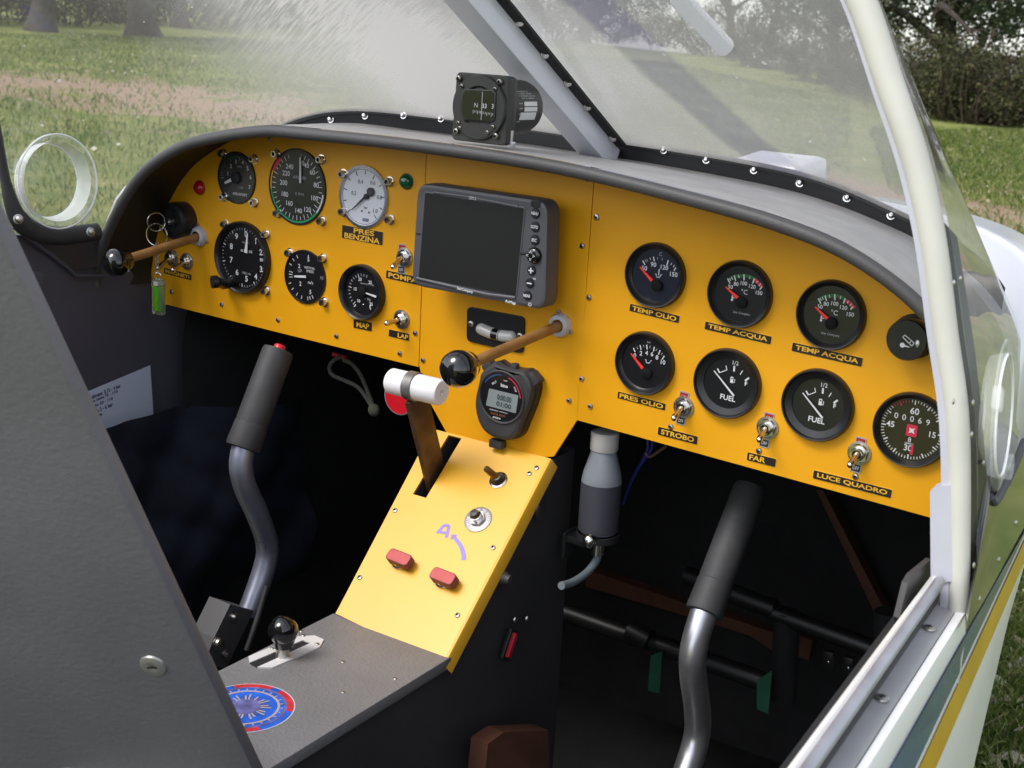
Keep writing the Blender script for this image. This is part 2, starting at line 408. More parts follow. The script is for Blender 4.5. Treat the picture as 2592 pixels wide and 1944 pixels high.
def on_screen(nx, ny):
    h = WBVH.ray_cast(CAM, ray(nx, ny).normalized()); return h[0]
def perspex(name, dust, tint=(.97, .975, .97), streaks=True):
    m = bpy.data.materials.new(name); m.use_nodes = True; n = m.node_tree
    for x in list(n.nodes):
        if x.type != 'OUTPUT_MATERIAL': n.nodes.remove(x)
    out = [x for x in n.nodes if x.type == 'OUTPUT_MATERIAL'][0]
    tr = n.nodes.new('ShaderNodeBsdfTransparent'); tr.inputs[0].default_value = (*tint, 1)
    df = n.nodes.new('ShaderNodeBsdfDiffuse'); df.inputs[0].default_value = (.82, .79, .74, 1)
    tl = n.nodes.new('ShaderNodeBsdfTranslucent'); tl.inputs[0].default_value = (.82, .79, .74, 1)
    md = n.nodes.new('ShaderNodeMixShader'); md.inputs[0].default_value = .45; n.links.new(df.outputs[0], md.inputs[1]); n.links.new(tl.outputs[0], md.inputs[2])
    gl = n.nodes.new('ShaderNodeBsdfGlossy'); gl.inputs['Roughness'].default_value = .03
    tc = n.nodes.new('ShaderNodeTexCoord')
    def math_(op, a, b=None, c=None, clamp=False):
        x = n.nodes.new('ShaderNodeMath'); x.operation = op; x.use_clamp = clamp
        for i, v in enumerate((a, b, c)):
            if v is None: continue
            if isinstance(v, (int, float)): x.inputs[i].default_value = v
            else: n.links.new(v, x.inputs[i])
        return x.outputs[0]
    no = n.nodes.new('ShaderNodeTexNoise'); no.inputs['Scale'].default_value = 4.5; no.inputs['Detail'].default_value = 5; n.links.new(tc.outputs['Object'], no.inputs['Vector'])
    nf = n.nodes.new('ShaderNodeTexNoise'); nf.inputs['Scale'].default_value = 420; nf.inputs['Detail'].default_value = 2; n.links.new(tc.outputs['Object'], nf.inputs['Vector'])
    a1 = n.nodes.new('ShaderNodeAttribute'); a1.attribute_name = 'dust'; a2 = n.nodes.new('ShaderNodeAttribute'); a2.attribute_name = 'reflection_band'
    f = math_('MULTIPLY', a1.outputs['Fac'], math_('MULTIPLY_ADD', no.outputs['Fac'], 1.2, .4))
    f = math_('MULTIPLY', f, math_('MULTIPLY_ADD', nf.outputs['Fac'], .4, .8))
    vo = n.nodes.new('ShaderNodeTexVoronoi'); vo.inputs['Scale'].default_value = 55; n.links.new(tc.outputs['Object'], vo.inputs['Vector'])
    vc = n.nodes.new('ShaderNodeSeparateColor'); n.links.new(vo.outputs['Color'], vc.inputs[0])
    sp = math_('LESS_THAN', vo.outputs['Distance'], math_('MULTIPLY', math_('POWER', vc.outputs[0], 4.0), .15))
    sp = math_('MULTIPLY', sp, .8)
    if streaks:
        sa = (on_screen(*D(545, 95))-on_screen(*D(625, 0))).normalized(); sb = sa.cross((CAM-on_screen(*D(580, 45))).normalized()).normalized()
        mp = n.nodes.new('ShaderNodeCombineXYZ')
        for i_, (vec_, k_) in enumerate(((sa, 26.), (sb, 330.))):
            dn = n.nodes.new('ShaderNodeVectorMath'); dn.operation = 'DOT_PRODUCT'; dn.inputs[1].default_value = vec_*k_; n.links.new(tc.outputs['Object'], dn.inputs[0]); n.links.new(dn.outputs['Value'], mp.inputs[i_])
        ns = n.nodes.new('ShaderNodeTexNoise'); ns.inputs['Scale'].default_value = 1; ns.inputs['Detail'].default_value = 3; n.links.new(mp.outputs[0], ns.inputs['Vector'])
        a3 = n.nodes.new('ShaderNodeAttribute'); a3.attribute_name = 'streak'
        f = math_('ADD', f, math_('MULTIPLY', a3.outputs['Fac'], math_('MULTIPLY_ADD', ns.outputs['Fac'], 3.2, -1.25, True)))
    f = math_('MULTIPLY', f, math_('SUBTRACT', 1.0, math_('MULTIPLY', a2.outputs['Fac'], .45)))
    f = math_('MULTIPLY', f, dust)
    f = math_('MAXIMUM', f, sp, clamp=True) if dust > .1 else f
    mx = n.nodes.new('ShaderNodeMixShader'); n.links.new(f, mx.inputs[0]); n.links.new(tr.outputs[0], mx.inputs[1]); n.links.new(md.outputs[0], mx.inputs[2])
    sm_ = n.nodes.new('ShaderNodeBsdfDiffuse'); sm_.inputs[0].default_value = (.36, .34, .46, 1); st_ = n.nodes.new('ShaderNodeBsdfTranslucent'); st_.inputs[0].default_value = (.36, .34, .46, 1); sx_ = n.nodes.new('ShaderNodeMixShader'); n.links.new(sm_.outputs[0], sx_.inputs[1]); n.links.new(st_.outputs[0], sx_.inputs[2])  # violet-grey reflection painted into the screen as a tinted band
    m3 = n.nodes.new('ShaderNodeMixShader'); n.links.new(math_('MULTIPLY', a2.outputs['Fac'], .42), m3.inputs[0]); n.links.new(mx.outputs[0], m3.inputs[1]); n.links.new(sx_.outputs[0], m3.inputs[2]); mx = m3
    ge = n.nodes.new('ShaderNodeNewGeometry'); vd = n.nodes.new('ShaderNodeVectorMath'); vd.operation = 'DOT_PRODUCT'
    n.links.new(ge.outputs['Normal'], vd.inputs[0]); n.links.new(ge.outputs['Incoming'], vd.inputs[1])
    fz = math_('MULTIPLY_ADD', math_('POWER', math_('SUBTRACT', 1.0, math_('ABSOLUTE', vd.outputs['Value']), clamp=True), 5.0), .93, .06)
    m2 = n.nodes.new('ShaderNodeMixShader'); n.links.new(fz, m2.inputs[0]); n.links.new(mx.outputs[0], m2.inputs[1]); n.links.new(gl.outputs[0], m2.inputs[2])
    n.links.new(m2.outputs[0], out.inputs[0]); return m
PSX = perspex('dusty_perspex', 1.0); PSXC = perspex('clear_perspex', .0, (.95, .96, .95), False)
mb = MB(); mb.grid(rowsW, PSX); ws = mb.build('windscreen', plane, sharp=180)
WA = np.array([v[:] for v in mb.V])
lA, lB = on_screen(*D(1120, -40)), on_screen(*D(1820, 470))
def npv(v): return np.array(v[:])
wl = [on_screen(*D(x, y)) for x, y in ((1240, -30), (1440, 160), (1600, 300), (1700, 372))]  # path of the painted reflection across the right half
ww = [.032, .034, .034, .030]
refl = np.zeros(len(WA))
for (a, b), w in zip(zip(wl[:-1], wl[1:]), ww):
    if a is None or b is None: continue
    refl = np.maximum(refl, np.clip((w-seg_dist(WA, npv(a), npv(b)))/.009, 0, 1))
dust = np.full(len(WA), .40)
for px_, s, amp in ((D(930, 130), .15, .42), (D(760, 60), .14, .22), (D(1350, 260), .15, .26), (D(1500, 330), .14, .16), (D(1250, 120), .12, .18), (D(1000, 220), .1, .2), (D(1700, 300), .12, .12)):
    q = on_screen(*px_)
    if q is not None: dust += amp*np.exp(-(np.linalg.norm(WA-npv(q), axis=1)/s)**2)
dust *= 1-.72*np.clip((-.58-WA[:, 0])/.12, 0, 1)
strk = np.zeros(len(WA))
for px_, s, amp in ((D(600, 35), .075, .30), (D(700, 20), .08, .28), (D(850, 30), .09, .2)):
    q = on_screen(*px_)
    if q is not None: strk += amp*np.exp(-(np.linalg.norm(WA-npv(q), axis=1)/s)**2)
for nm, arr in (('reflection_band', refl), ('dust', dust), ('streak', strk)):
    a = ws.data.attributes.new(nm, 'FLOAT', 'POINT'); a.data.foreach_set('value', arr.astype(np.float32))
print('screen hits', [tuple(round(c, 3) for c in w) if w else None for w in wl])

# centre pillar with its riveted black edge
p0 = Vector((AX-.002, .212, .252)); p1 = Vector((AX-.002, -.208, .4875)); dm = (p1-p0).normalized()
nz = Vector((0, -dm.z, dm.y)); nz = nz if nz.z > 0 else -nz
PM = Matrix(((1, 0, 0, 0), (0, dm.y, nz.y, 0), (0, dm.z, nz.z, 0), (0, 0, 0, 1))); PM = Matrix.Translation((p0+p1)/2) @ PM
mb = MB(); mb.box((0, 0, -.013), (.030, (p1-p0).length, .026), mat('pillar_paint', (.80, .82, .92), .35, coat=.2, vary=.03, vscale=20), PM, bev=.003); pil = mb.build('windscreen_pillar', plane)
mb = MB(); mb.box((.0195, 0, .001), (.013, (p1-p0).length-.02, .004), BLKM, PM, bev=.001)
edge = mb.build('pillar_edge_strip', pil)
def rivet(name, pos, nrm, parent, r=.0042, m=CHR):
    Mx = Matrix.Translation(pos) @ Vector((0, 0, 1)).rotation_difference(nrm).to_matrix().to_4x4()
    q = MB(); q.lathe([(r*1.35, 0), (r*1.35, .001), (r, .0012), (r*.95, .0045), (r*.6, .006), (1e-5, .0062)], m, Mx, 12); return q.build(name, parent)
for x, y in ((1122, 47), (1177, 117), (1226, 178), (1268, 230), (1323, 297)):
    q = on(*D(x, y), 0, AX+.016); rivet('rivet', q, Vector((.75, -.5, -.3)).normalized(), pil, .0033)
# black base strip around the windscreen
mb = MB(); rows = []
BS = [p for p in BASEP if p.z > .16]
for i, p in enumerate(BS):
    t = (BS[min(i+1, len(BS)-1)]-BS[max(i-1, 0)]).normalized(); n = Vector((t.y, -t.x, 0)).normalized()
    if n.y > 0: n = -n
    a = p+Vector((0, 0, .007)); b = p+Vector((0, 0, -.014))
    rows.append([a+n*.001, a+n*.004, p+n*.0045+Vector((0, 0, .0005)), p+n*.001, b+n*.001+Vector((0, 0, 0)), b-n*.004])
mb.grid(rows, BLK, smooth=False); bst = mb.build('windscreen_base_strip', plane)
BBV = BVHTree.FromPolygons([Vector(v) for v in mb.V], mb.F)
for x, y in ((715, 259), (789, 251), (872, 250), (953, 257), (1338, 308), (1434, 325), (1526, 346), (1629, 368), (1728, 396), (1830, 428), (1925, 466)):
    h = None
    for dy in range(0, 12, 2):
        h = BBV.ray_cast(CAM, ray(*D(x, y+dy)).normalized())
        if h[0] is not None: break
    if h[0] is None: print('rivet miss', x, y); continue
    rivet('rivet', h[0], Vector((.2, -.9, .3)).normalized(), bst, .0031)

# glare shield hood
RIM = [(-.752, .060), (-.750, .082), (-.719, .141), (-.669, .199), (-.608, .235), (-.55, .252), (-.482, .264), (-.43, .2665), (-.275, .2665), (-.118, .261), (.021, .246), (.105, .233), (.164, .216), (.218, .186), (.258, .145), (.284, .085), (.297, .015)]
FWD = [(-.752, .02, .04), (-.748, .04, .09), (-.735, .06, .145), (-.69, .09, .20), (-.635, .115, .238), (-.56, .145, .25), (-.48, .18, .246), (-.43, .195, .244), (-.29, .205, .238), (-.13, .19, .232), (.02, .16, .222), (.11, .14, .205), (.17, .125, .185), (.225, .11, .15), (.25, .09, .12), (.268, .07, .07), (.28, .03, .015)]
INN = [(-.747, .055), (-.747, .076), (-.728, .135), (-.682, .197), (-.62, .2355), (-.575, .249), (-.503, .2565), (-.45, .2585), (-.30, .2565), (-.122, .2445), (-.0, .236), (.085, .219), (.15, .203), (.205, .174), (.25, .132), (.277, .075), (.292, .01)]
rim = bez([(x, -.078, z-.006) for x, z in RIM], 6); fw = bez([(x, y, z+(.007 if -.7 < x < .2 else 0)) for x, y, z in FWD], 6); inn = bez([(x, -.0015, z) for x, z in INN], 6)
fw0 = bez([(x, -.06, z+.002) for x, z in RIM], 6)
mb = MB(); mb.tube(rim, .0062, mat('hood_edge', (.06, .058, .06), .5, bump=.2, bscale=500), seg=14)
mb.grid([[p+Vector((0, .002, .0065)) for p in rim], [a.lerp(b, .5)+Vector((0, 0, .006)) for a, b in zip(rim, fw)], fw, [p+Vector((0, .022, .001)) for p in fw]], HOOD)
gsh = mb.build('glare_shield', plane, sharp=60)
mb = MB(); mb.grid([[p+Vector((0, .003, -.004)) for p in rim], [p.lerp(q, .55)+Vector((0, 0, -.004)) for p, q in zip(rim, inn)], [p+Vector(((AX-p.x)*.010, .001, -.005)) for p in inn]], HOODB); mb.build('hood_lining', gsh)
mb = MB(); mb.tube([on(*z1(1095, 590), 1, -.06), on(*z1(1010, 700), 1, -.066), on(*z1(935, 880), 1, -.07), on(*z1(860, 1120), 1, -.075), on(*z1(805, 1275), 1, -.08)], .0028, STL, seg=8); mb.build('lining_edge_wire', gsh)

# outer side skin between bow and side window, with its rivets
def side_x(y, z): return hoop_x(z)+.0135-.055*max(0, y+.18)-.25*max(0, y-.08)**2
def on_side(p):
    d = ray(*p); lo, hi = .55, 2.2
    f = lambda t: (CAM+d*t).x-side_x((CAM+d*t).y, (CAM+d*t).z)
    best = (9, lo); t = lo
    while t < 1.45:
        v_ = f(t)
        if v_ < best[0]: best = (v_, t)
        if v_ <= 0: return CAM+d*t
        t += .002
    return CAM+d*best[1]
for nm, p in dict(a1=zA(530, 1422-0), tip=zA(760, 1590)).items(): print(nm, on_side(p))
aft = [(530, -260), (548, 0), (600, 330), (650, 650), (695, 1050), (722, 1400), (745, 1560), (775, 1592), (830, 1500), (885, 1390), (948, 1225)]
aft = [on_side((2192+x*.42194, 600+y*.42194)) for x, y in aft]
lowz = [on_side(D(x, y)) for x, y in ((2085, 1366), (2105, 1332), (2130, 1290), (2160, 1235), (2190, 1180), (2212, 1140), (2240, 1090))]
SKN = mat('side_skin_gloss', (.050, .052, .042), .12, coat=.6, vary=.15, vscale=6)
post = [Vector((hoop_x(z)+.0045, -.220, z)) for z in (.268, .25, .215, .175, .12, .06, .0)]+[lowz[0]]
post = resample(post, 26); af1 = resample(aft[1:7], 26)
mb = MB(); mb.grid([post, [a.lerp(b, .5) for a, b in zip(post, af1)], af1], SKN)
lw = resample(lowz, 12); af2 = resample(aft[6:], 12)
mb.grid([lw, af2], SKN)
sk = mb.build('side_skin', plane, sharp=60)
mb = MB(); mb.tube(bez(aft[6:], 5), .0028, DARK, seg=8); mb.build('side_window_seal', sk)
for q in [z7(1600, 395), z7(1757, 680), z7(1860, 925), z7(1768, 1005-600), zr(1358, 190), zr(1100, 443), zr(1253, 410), zr(1136, 645), zA(525, 275), zA(563, 250), zA(306, 1540-900), z7(2140, 1440)]:
    w = on_side(q); rq = MB(); rq.lathe([(.0021, 0), (.0018, .0006), (.0010, .0009), (1e-5, .001)], STL, Matrix.Translation(w) @ Vector((0, 0, 1)).rotation_difference(Vector((.99, -.05, .12)).normalized()).to_matrix().to_4x4(), 12); rq.build('rivet', sk)
# fuselage sill: rails and skin that run along the cockpit edge, widening slightly aft
LN = {}
for k, p0_, p1_, z in (('in', (1993, 1944), (2354, 1461), .022), ('in2', (2008, 1944), (2363, 1464), .025), ('tc', (2048, 1944), (2375, 1478), .024), ('g', (2088, 1944), (2375, 1520), .004), ('l2', (2165, 1944), (2423, 1539), .002), ('lm', (2200, 1944), (2436, 1568), .0005), ('w1', (2250, 1944), (2446.5, 1598), -.014), ('b2', (2311, 1944), (2474, 1598), -.042), ('y1', (2322, 1944), (2483, 1598), -.050), ('y2', (2364, 1944), (2514, 1598), -.076), ('l3', (2464, 1944), (2546, 1598), -.15)):
    LN[k] = (on(*p0_, 2, z), on(*p1_, 2, z))
def fx(k, y):
    P, Q = LN[k]; return (P.x+(Q.x-P.x)*(y-P.y)/(Q.y-P.y), P.z)
def rail(name, prof, m, y0, y1, parent=plane, smooth=False):
    q = MB(); q.grid([[Vector((x, y, z)) for x, z in (prof(y) if callable(prof) else prof)] for y in np.linspace(y0, y1, 16)], m, smooth=smooth); return q.build(name, parent)
def off(k, y, dx, dz): x, z = fx(k, y); return (x+dx, z+dz)
rail('sill_inner_rail', lambda y: [off('in', y, -.004, -.05), fx('in', y), fx('in2', y), off('in2', y, .002, -.002), off('in2', y, .002, -.02)], WPNT, -1.2, -.225)
mb = MB(); mb.tube([Vector((fx('tc', y)[0], y, fx('tc', y)[1])) for y in (-1.2, -.9, -.6, -.4, -.235)], .0038, mat('dull_tube', (.36, .36, .40), .45, .6, vary=.2, vscale=25, rvar=.1), seg=22); mb.build('sill_tube', plane)
rail('sill_gap_shade', lambda y: [off('in2', y, .001, -.012), off('tc', y, .0, -.012), off('g', y, .0008, .0008)], DARK, -1.2, -.225)  # dark sheet painting the shadow in the gap between tube and ledge
LEDG = mat('ledge_grey', (.40, .40, .41), .45, .1, vary=.12, vscale=18, rvar=.08)
rail('sill_ledge', lambda y: [off('g', y, -.012, -.03), off('g', y, -.010, -.004), off('g', y, 0, -.0006), fx('l2', y)], LEDG, -1.2, -.2)
SKW = mat('fuselage_white', (.82, .82, .83), .3, coat=.15, vary=.03, vscale=8)
rail('fuselage_lip', lambda y: [(fx('l2', y)[0]+.0003, .0016), (fx('l2', y)[0]+.0012, .0032), (fx('lm', y)[0], .0028), ((fx('lm', y)[0]+fx('w1', y)[0])/2+.0009, -.004), fx('w1', y)], SKW, -1.2, -.224, smooth=True)
def low(y):
    x, z = fx('l3', y); return [(x-.018, -.20), (x-.058, -.30), (x-.14, -.63)]
rail('fuselage_skin', lambda y: [fx('w1', y), fx('b2', y), fx('y2', y), fx('l3', y)]+low(y), SKW, -1.2, .5, smooth=True)
def stripe(name, k0, k1, m, off):
    return rail(name, lambda y: [(fx(k0, y)[0]+off, fx(k0, y)[1]+off*.4), (fx(k1, y)[0]+off, fx(k1, y)[1]+off*.4)], m, -1.2, .5)
stripe('blue_stripe', 'w1', 'b2', mat('teal_paint', (.02, .075, .22), .25, coat=.3, vary=.35, vscale=9), .0012)
stripe('yellow_stripe', 'y1', 'y2', mat('stripe_yellow', (.60, .34, .012), .3, coat=.2, vary=.1, vscale=15), .0012)
for p in (zr(835, 820), zr(550, 1240)):
    w = on(*p, 2, .0036); q = MB(); q.lathe([(.0046, 0), (.0044, .0007), (.003, .0013), (1e-5, .0014)], STL, Matrix.Translation(w), 16)
    q.box((0, 0, .0014), (.0038, .0008, .0005), BLKM, Matrix.Translation(w)); q.box((0, 0, .0015), (.0008, .0038, .0005), BLKM, Matrix.Translation(w)); q.build('ledge_screw', plane)
gp = [on(*zr(x, y), 0, .285) for x, y in ((850, 405), (735, 500), (706, 550), (655, 760), (700, 900), (860, 600))]
mb = MB(); mb.prism([(p.y, p.z) for p in gp], 0, .004, mat('grey_gusset', (.045, .043, .042), .55, vary=.2, vscale=40), Matrix.Translation((.281, 0, 0)) @ Matrix(((0, 0, 1, 0), (1, 0, 0, 0), (0, 1, 0, 0), (0, 0, 0, 1)))); mb.build('sill_gusset', plane)
# nose cowling
def cowl_sec(y, w, zt, zb_, n=40, e=4.6):
    out = []; hh = min(.20, .30*w+.06)
    for k in range(n+1):
        a = math.pi*k/n; c = math.cos(a); q_ = math.sin(a)
        out.append(Vector((AX+w*math.copysign(abs(c)**(2/e), c), y, zt-hh+hh*abs(q_)**(2/e))))
    return [Vector((AX+w*.93, y, zb_)), Vector((AX+w, y, (zt-hh)*.6+zb_*.4))]+out+[Vector((AX-w, y, (zt-hh)*.6+zb_*.4)), Vector((AX-w*.93, y, zb_))]
CW = mat('cowl_white', (.60, .60, .64), .25, coat=.35, vary=.03, vscale=5)
mb = MB(); mb.grid([cowl_sec(*a) for a in ((.055, .497, .13, -.62), (.10, .495, .165, -.62), (.16, .49, .205, -.62), (.23, .485, .230, -.62), (.35, .475, .218, -.6), (.55, .45, .200, -.58), (.75, .41, .172, -.5), (.95, .34, .125, -.4), (1.08, .25, .03, -.3), (1.14, .17, -.04, -.2))], CW); cw = mb.build('nose_cowling', plane, sharp=80)
mb = MB(); mb.box((0, 0, 0), (.100, .075, .05), CW, Matrix.Translation((-.105, .43, .221)) @ Matrix.Rotation(R(-6), 4, 'Z') @ Matrix.Rotation(R(8), 4, 'X'), bev=.012)
mb.box((0, -.0372, .004), (.072, .004, .024), mat('scoop_mouth', (.62, .62, .64), .5), Matrix.Translation((-.105, .43, .221)) @ Matrix.Rotation(R(-6), 4, 'Z') @ Matrix.Rotation(R(8), 4, 'X')); mb.build('air_scoop', cw, sharp=80)
pr = thing('propeller', 'dark propeller blade in front of the white nose cowling', 'propeller', Matrix.Translation((AX, 1.2, -.05)))
mb = MB()
for s in (1, -1):
    rows = []
    for k in range(9):
        r = .05+.75*k/8; cc = .035+.06*math.sin(math.pi*min(1, .25+k/8*.7)); tw = R(38-26*k/8)
        rows.append([Vector((s*r, math.sin(tw)*cc*u_*s, math.cos(tw)*cc*u_+(.01 if abs(u_) < .4 else 0))) for u_ in (-.5, -.25, 0, .25, .5)])
    mb.grid(rows, BLK, Matrix.Rotation(R(-14), 4, 'Y'))
mb.build('blade', pr); mb = MB(); mb.lathe([(.085, -.02), (.085, .03), (.07, .1), (.04, .15), (1e-5, .17)], WPNT, Matrix.Rotation(R(-90), 4, 'X')); mb.build('spinner', pr)

# cabin: left wall, floor, firewall, right wall
mb = MB()
wl_ = [(-1.3, .20), (-.30, .20), (-.235, .16), (-.20, .128), (-.15, .121), (-.05, .119), (.02, .128), (.12, .128), (.6, .05), (.6, -.62), (-1.3, -.62)]
YZ = Matrix(((0, 0, 1, 0), (1, 0, 0, 0), (0, 1, 0, 0), (0, 0, 0, 1)))
mb.prism(wl_, -.765, -.748, WALL, YZ); lwall = mb.build('left_side_wall', plane)
mb = MB(); ap = [on(*z1(x, y), 0, -.742) for x, y in ((105, 895), (135, 830), (200, 920), (300, 980), (480, 1000), (840, 925), (850, 1275), (770, 1290), (600, 1295), (400, 1150))]
mb.prism([(p.y, p.z) for p in ap], -.7478, -.742, DARK, YZ); mb.build('window_sill_trim', lwall)
mb = MB(); mb.tube([on(*z1(x, y), 0, -.7405) for x, y in ((110, 930), (300, 1075), (450, 1180), (590, 1290), (650, 1352), (900, 1356))], .0022, WALL, seg=8); mb.build('trim_edge', lwall)
# black window surround on the left
fr = [on(*z1(x, y), 0, -.716) for x, y in ((-95, -250), (-52, 0), (-8, 250), (36, 480), (78, 660), (130, 810), (175, 880), (250, 945), (340, 985), (480, 1010), (640, 1000), (830, 975))]
mb = MB(); mb.tube(bez(fr, 6), [.0055+.005*min(1, max(0, (k-20)/14)) for k in range(6*(len(fr)-1)+1)], RUB, seg=12); sur = mb.build('window_surround', plane)
for p in (z1(155, 865), z1(780, 975)): rivet('rivet', on(*p, 0, -.705), Vector((1, -.3, .1)).normalized(), sur, .004, STL)
mb = MB(); mb.box((0, 0, 0), (.012, .028, .026), WALL, Matrix.Translation(on(*z1(265, 1410), 0, -.742)) @ Matrix.Rotation(R(-12), 4, 'X'), bev=.003); mb.build('door_catch', lwall)
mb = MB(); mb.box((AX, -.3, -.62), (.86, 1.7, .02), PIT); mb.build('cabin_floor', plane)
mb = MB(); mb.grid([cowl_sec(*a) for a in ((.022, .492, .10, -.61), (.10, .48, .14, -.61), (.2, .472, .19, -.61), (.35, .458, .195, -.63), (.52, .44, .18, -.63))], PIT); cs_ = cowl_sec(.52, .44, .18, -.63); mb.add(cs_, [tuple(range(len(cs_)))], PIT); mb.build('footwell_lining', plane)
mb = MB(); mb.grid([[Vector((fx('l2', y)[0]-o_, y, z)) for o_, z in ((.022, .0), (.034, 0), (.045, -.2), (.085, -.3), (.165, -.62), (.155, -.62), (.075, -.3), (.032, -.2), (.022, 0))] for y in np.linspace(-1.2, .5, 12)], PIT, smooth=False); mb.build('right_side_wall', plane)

# ------------------------------------------------------------------ instrument panel
panel = thing('instrument_panel', 'yellow instrument panel across the cockpit with black gauges and labels', 'instrument panel', Matrix.Translation((AX, 0, 0)))
PMI = Matrix.Translation((-AX, 0, 0))
PF = RX                                        # panel frame: local x,y,z -> world x,z,-y
def panel_part(name, poly, y0=-.003, label=None):
    q = MB(); q.prism(poly, y0, 0, YEL, PMI @ PF); return q.build(name, panel, label)
pe = [PX(D(*p)) for p in ((330, 640), (325, 570), (345, 470), (400, 370), (480, 310), (540, 290), (640, 288))]
pe = [(x, z) for x, y, z in bez([(a, 0, b_) for a, b_ in pe], 6)]
sL = -.3225; sR = -.1217
panel_part('left_panel_plate', pe+[(-.45, .2545), (sL-.0006, .2540), (sL-.0006, .018), (-.5, .0215), (-.742, .027)], label='left yellow panel plate with flight instruments')
panel_part('centre_panel_plate', [(sL+.0006, .2540), (-.22, .2500), (sR-.0006, .2415), (sR-.0006, .001), (-.1225, -.001), PX(D(1196, 986)), PX(D(1165, 988)), PX(D(965, 935)), PX(D(918, 850)), (sL+.0006, .02)], label='middle yellow panel plate tapering down to the console')
panel_part('right_panel_plate', [(sR+.0006, .2415), (-.0, .233), (.085, .216), (.15, .200), (.205, .171), (.24, .135), (.262, .08), (.268, .02), (.268, -.018), PX(D(2010, 1118)), PX(D(1245, 907))], label='right yellow panel plate with engine gauges')
def panel_screw(p, native=False):
    x, z = PX(p); q = MB(); screwhead(q, PMI @ FP(x, z, 0, rng.uniform(0, 90)), .0031, .0017, STL); q.build('panel_screw', panel)
for p in (z1(1785, 253), z1(1458, 600), z1(1478, 1490), z1(1910, 1600), z2(88, 250), z2(628, 172), z2(1190, 193), z2(2010, 268), zc(337, 310), zc(208, 480), zc(403, 537), zc(1628, 876), D(601, 691), D(727, 726), z3(950, 890), z3(1650, 1030), z3(1875, 1055), z4(2170, 548), z4(2018, 862), z4(2090, 1418), zc(1607, 187), z8(50, 505), z5(38, 690), z5(105, 2), z8(742, 680), z8(1500, 888), z7(760, 1040), D(1507, 440), D(1257, 818)): panel_screw(p)
def placard(txts, q4, words, sq=False):
    P = [PX(p) for p in q4]; (ax, az), (bx, bz), (cx_, cz_), (dx, dz) = P
    cx0 = sum(p[0] for p in P)/4; cz0 = sum(p[1] for p in P)/4
    w = (math.hypot(bx-ax, bz-az)+math.hypot(cx_-dx, cz_-dz))/2; h = (math.hypot(dx-ax, dz-az)+math.hypot(cx_-bx, cz_-bz))/2
    ang = math.degrees(math.atan2(bz-az+cz_-dz, bx-ax+cx_-dx)); M = PMI @ FP(cx0, cz0, 0, ang)
    tw_, th_ = w, h; w *= 1.05; h *= 1.20 if len(txts) == 1 else 1.05
    q = MB(); r = h*.14 if len(txts) == 1 else h*.08
    q.prism(rrect(w, h, r), 0, .00035, YELP, M); q.prism(rrect(w-.0010, h-.0010, r*.8), .0003, .0006, mat('label_black', (.020, .010, .006), .45), M)
    for (t, x, y, tw, th) in txts: q.text(t, (x*w, y*h), .0008, YELP, M, w=tw*tw_, h=th*th_*1.14, bold=.026)
    return q.build('name_label', panel, words)
def zz(f, *pts): return [f(*p) for p in pts]
placard([('PRES', .04, .24, .52, .34), ('BENZINA', .0, -.22, .90, .36)], zz(z2, (1255, 915), (1592, 975), (1590, 1093), (1250, 1030)), 'black PRES BENZINA label')
placard([('POMPA', 0, 0, .88, .60)], zz(z2, (1632, 1310), (1915, 1368), (1912, 1436), (1628, 1368)), 'black POMPA label partly behind the screen unit')
placard([('MAP', 0.02, 0, .70, .58)], [D(765, 690), D(804, 698), D(803, 715), D(764, 707)], 'small black MAP label')
placard([('LAP', .2, -.02, .52, .60)], zz(zc, (118, 280), (287, 315), (283, 375), (115, 330)), 'small black LAP label')
placard([('TEMP OLIO', 0, 0, .92, .60)], zz(z5, (400, 745), (812, 850), (805, 908), (393, 805)), 'black TEMP OLIO label')
placard([('TEMP ACQUA', 0, 0, .93, .62)], zz(z5, (1050, 902), (1600, 1023), (1592, 1093), (1043, 960)), 'black TEMP ACQUA label under the middle upper gauge')
placard([('TEMP ACQUA', 0, 0, .93, .62)], zz(z6, (230, 910), (812, 1042), (805, 1112), (222, 980)), 'black TEMP ACQUA label under the right upper gauge')
placard([('PRES OLIO', 0, 0, .94, .62)], zz(z5, (295, 1500), (692, 1605), (688, 1659), (290, 1555)), 'black PRES OLIO label')
placard([('STROBO', 0, 0, .86, .58)], zz(z8, (640, 683), (970, 765), (965, 832), (635, 745)), 'black STROBO label')
placard([('FAR', -.13, 0, .58, .60)], zz(z8, (1405, 900), (1645, 960), (1640, 1025), (1400, 965)), 'black FAR label with blank right end')
placard([('LUCE QUADRO', 0, 0, .93, .60)], zz(z7, (415, 990), (1062, 1155), (1055, 1222), (405, 1055)), 'black LUCE QUADRO label')
placard([('MAGNETI', 0, 0, .9, .58)], zz(z1, (1420, 1285), (1648, 1345), (1643, 1390), (1415, 1330)), 'worn black MAGNETI label')

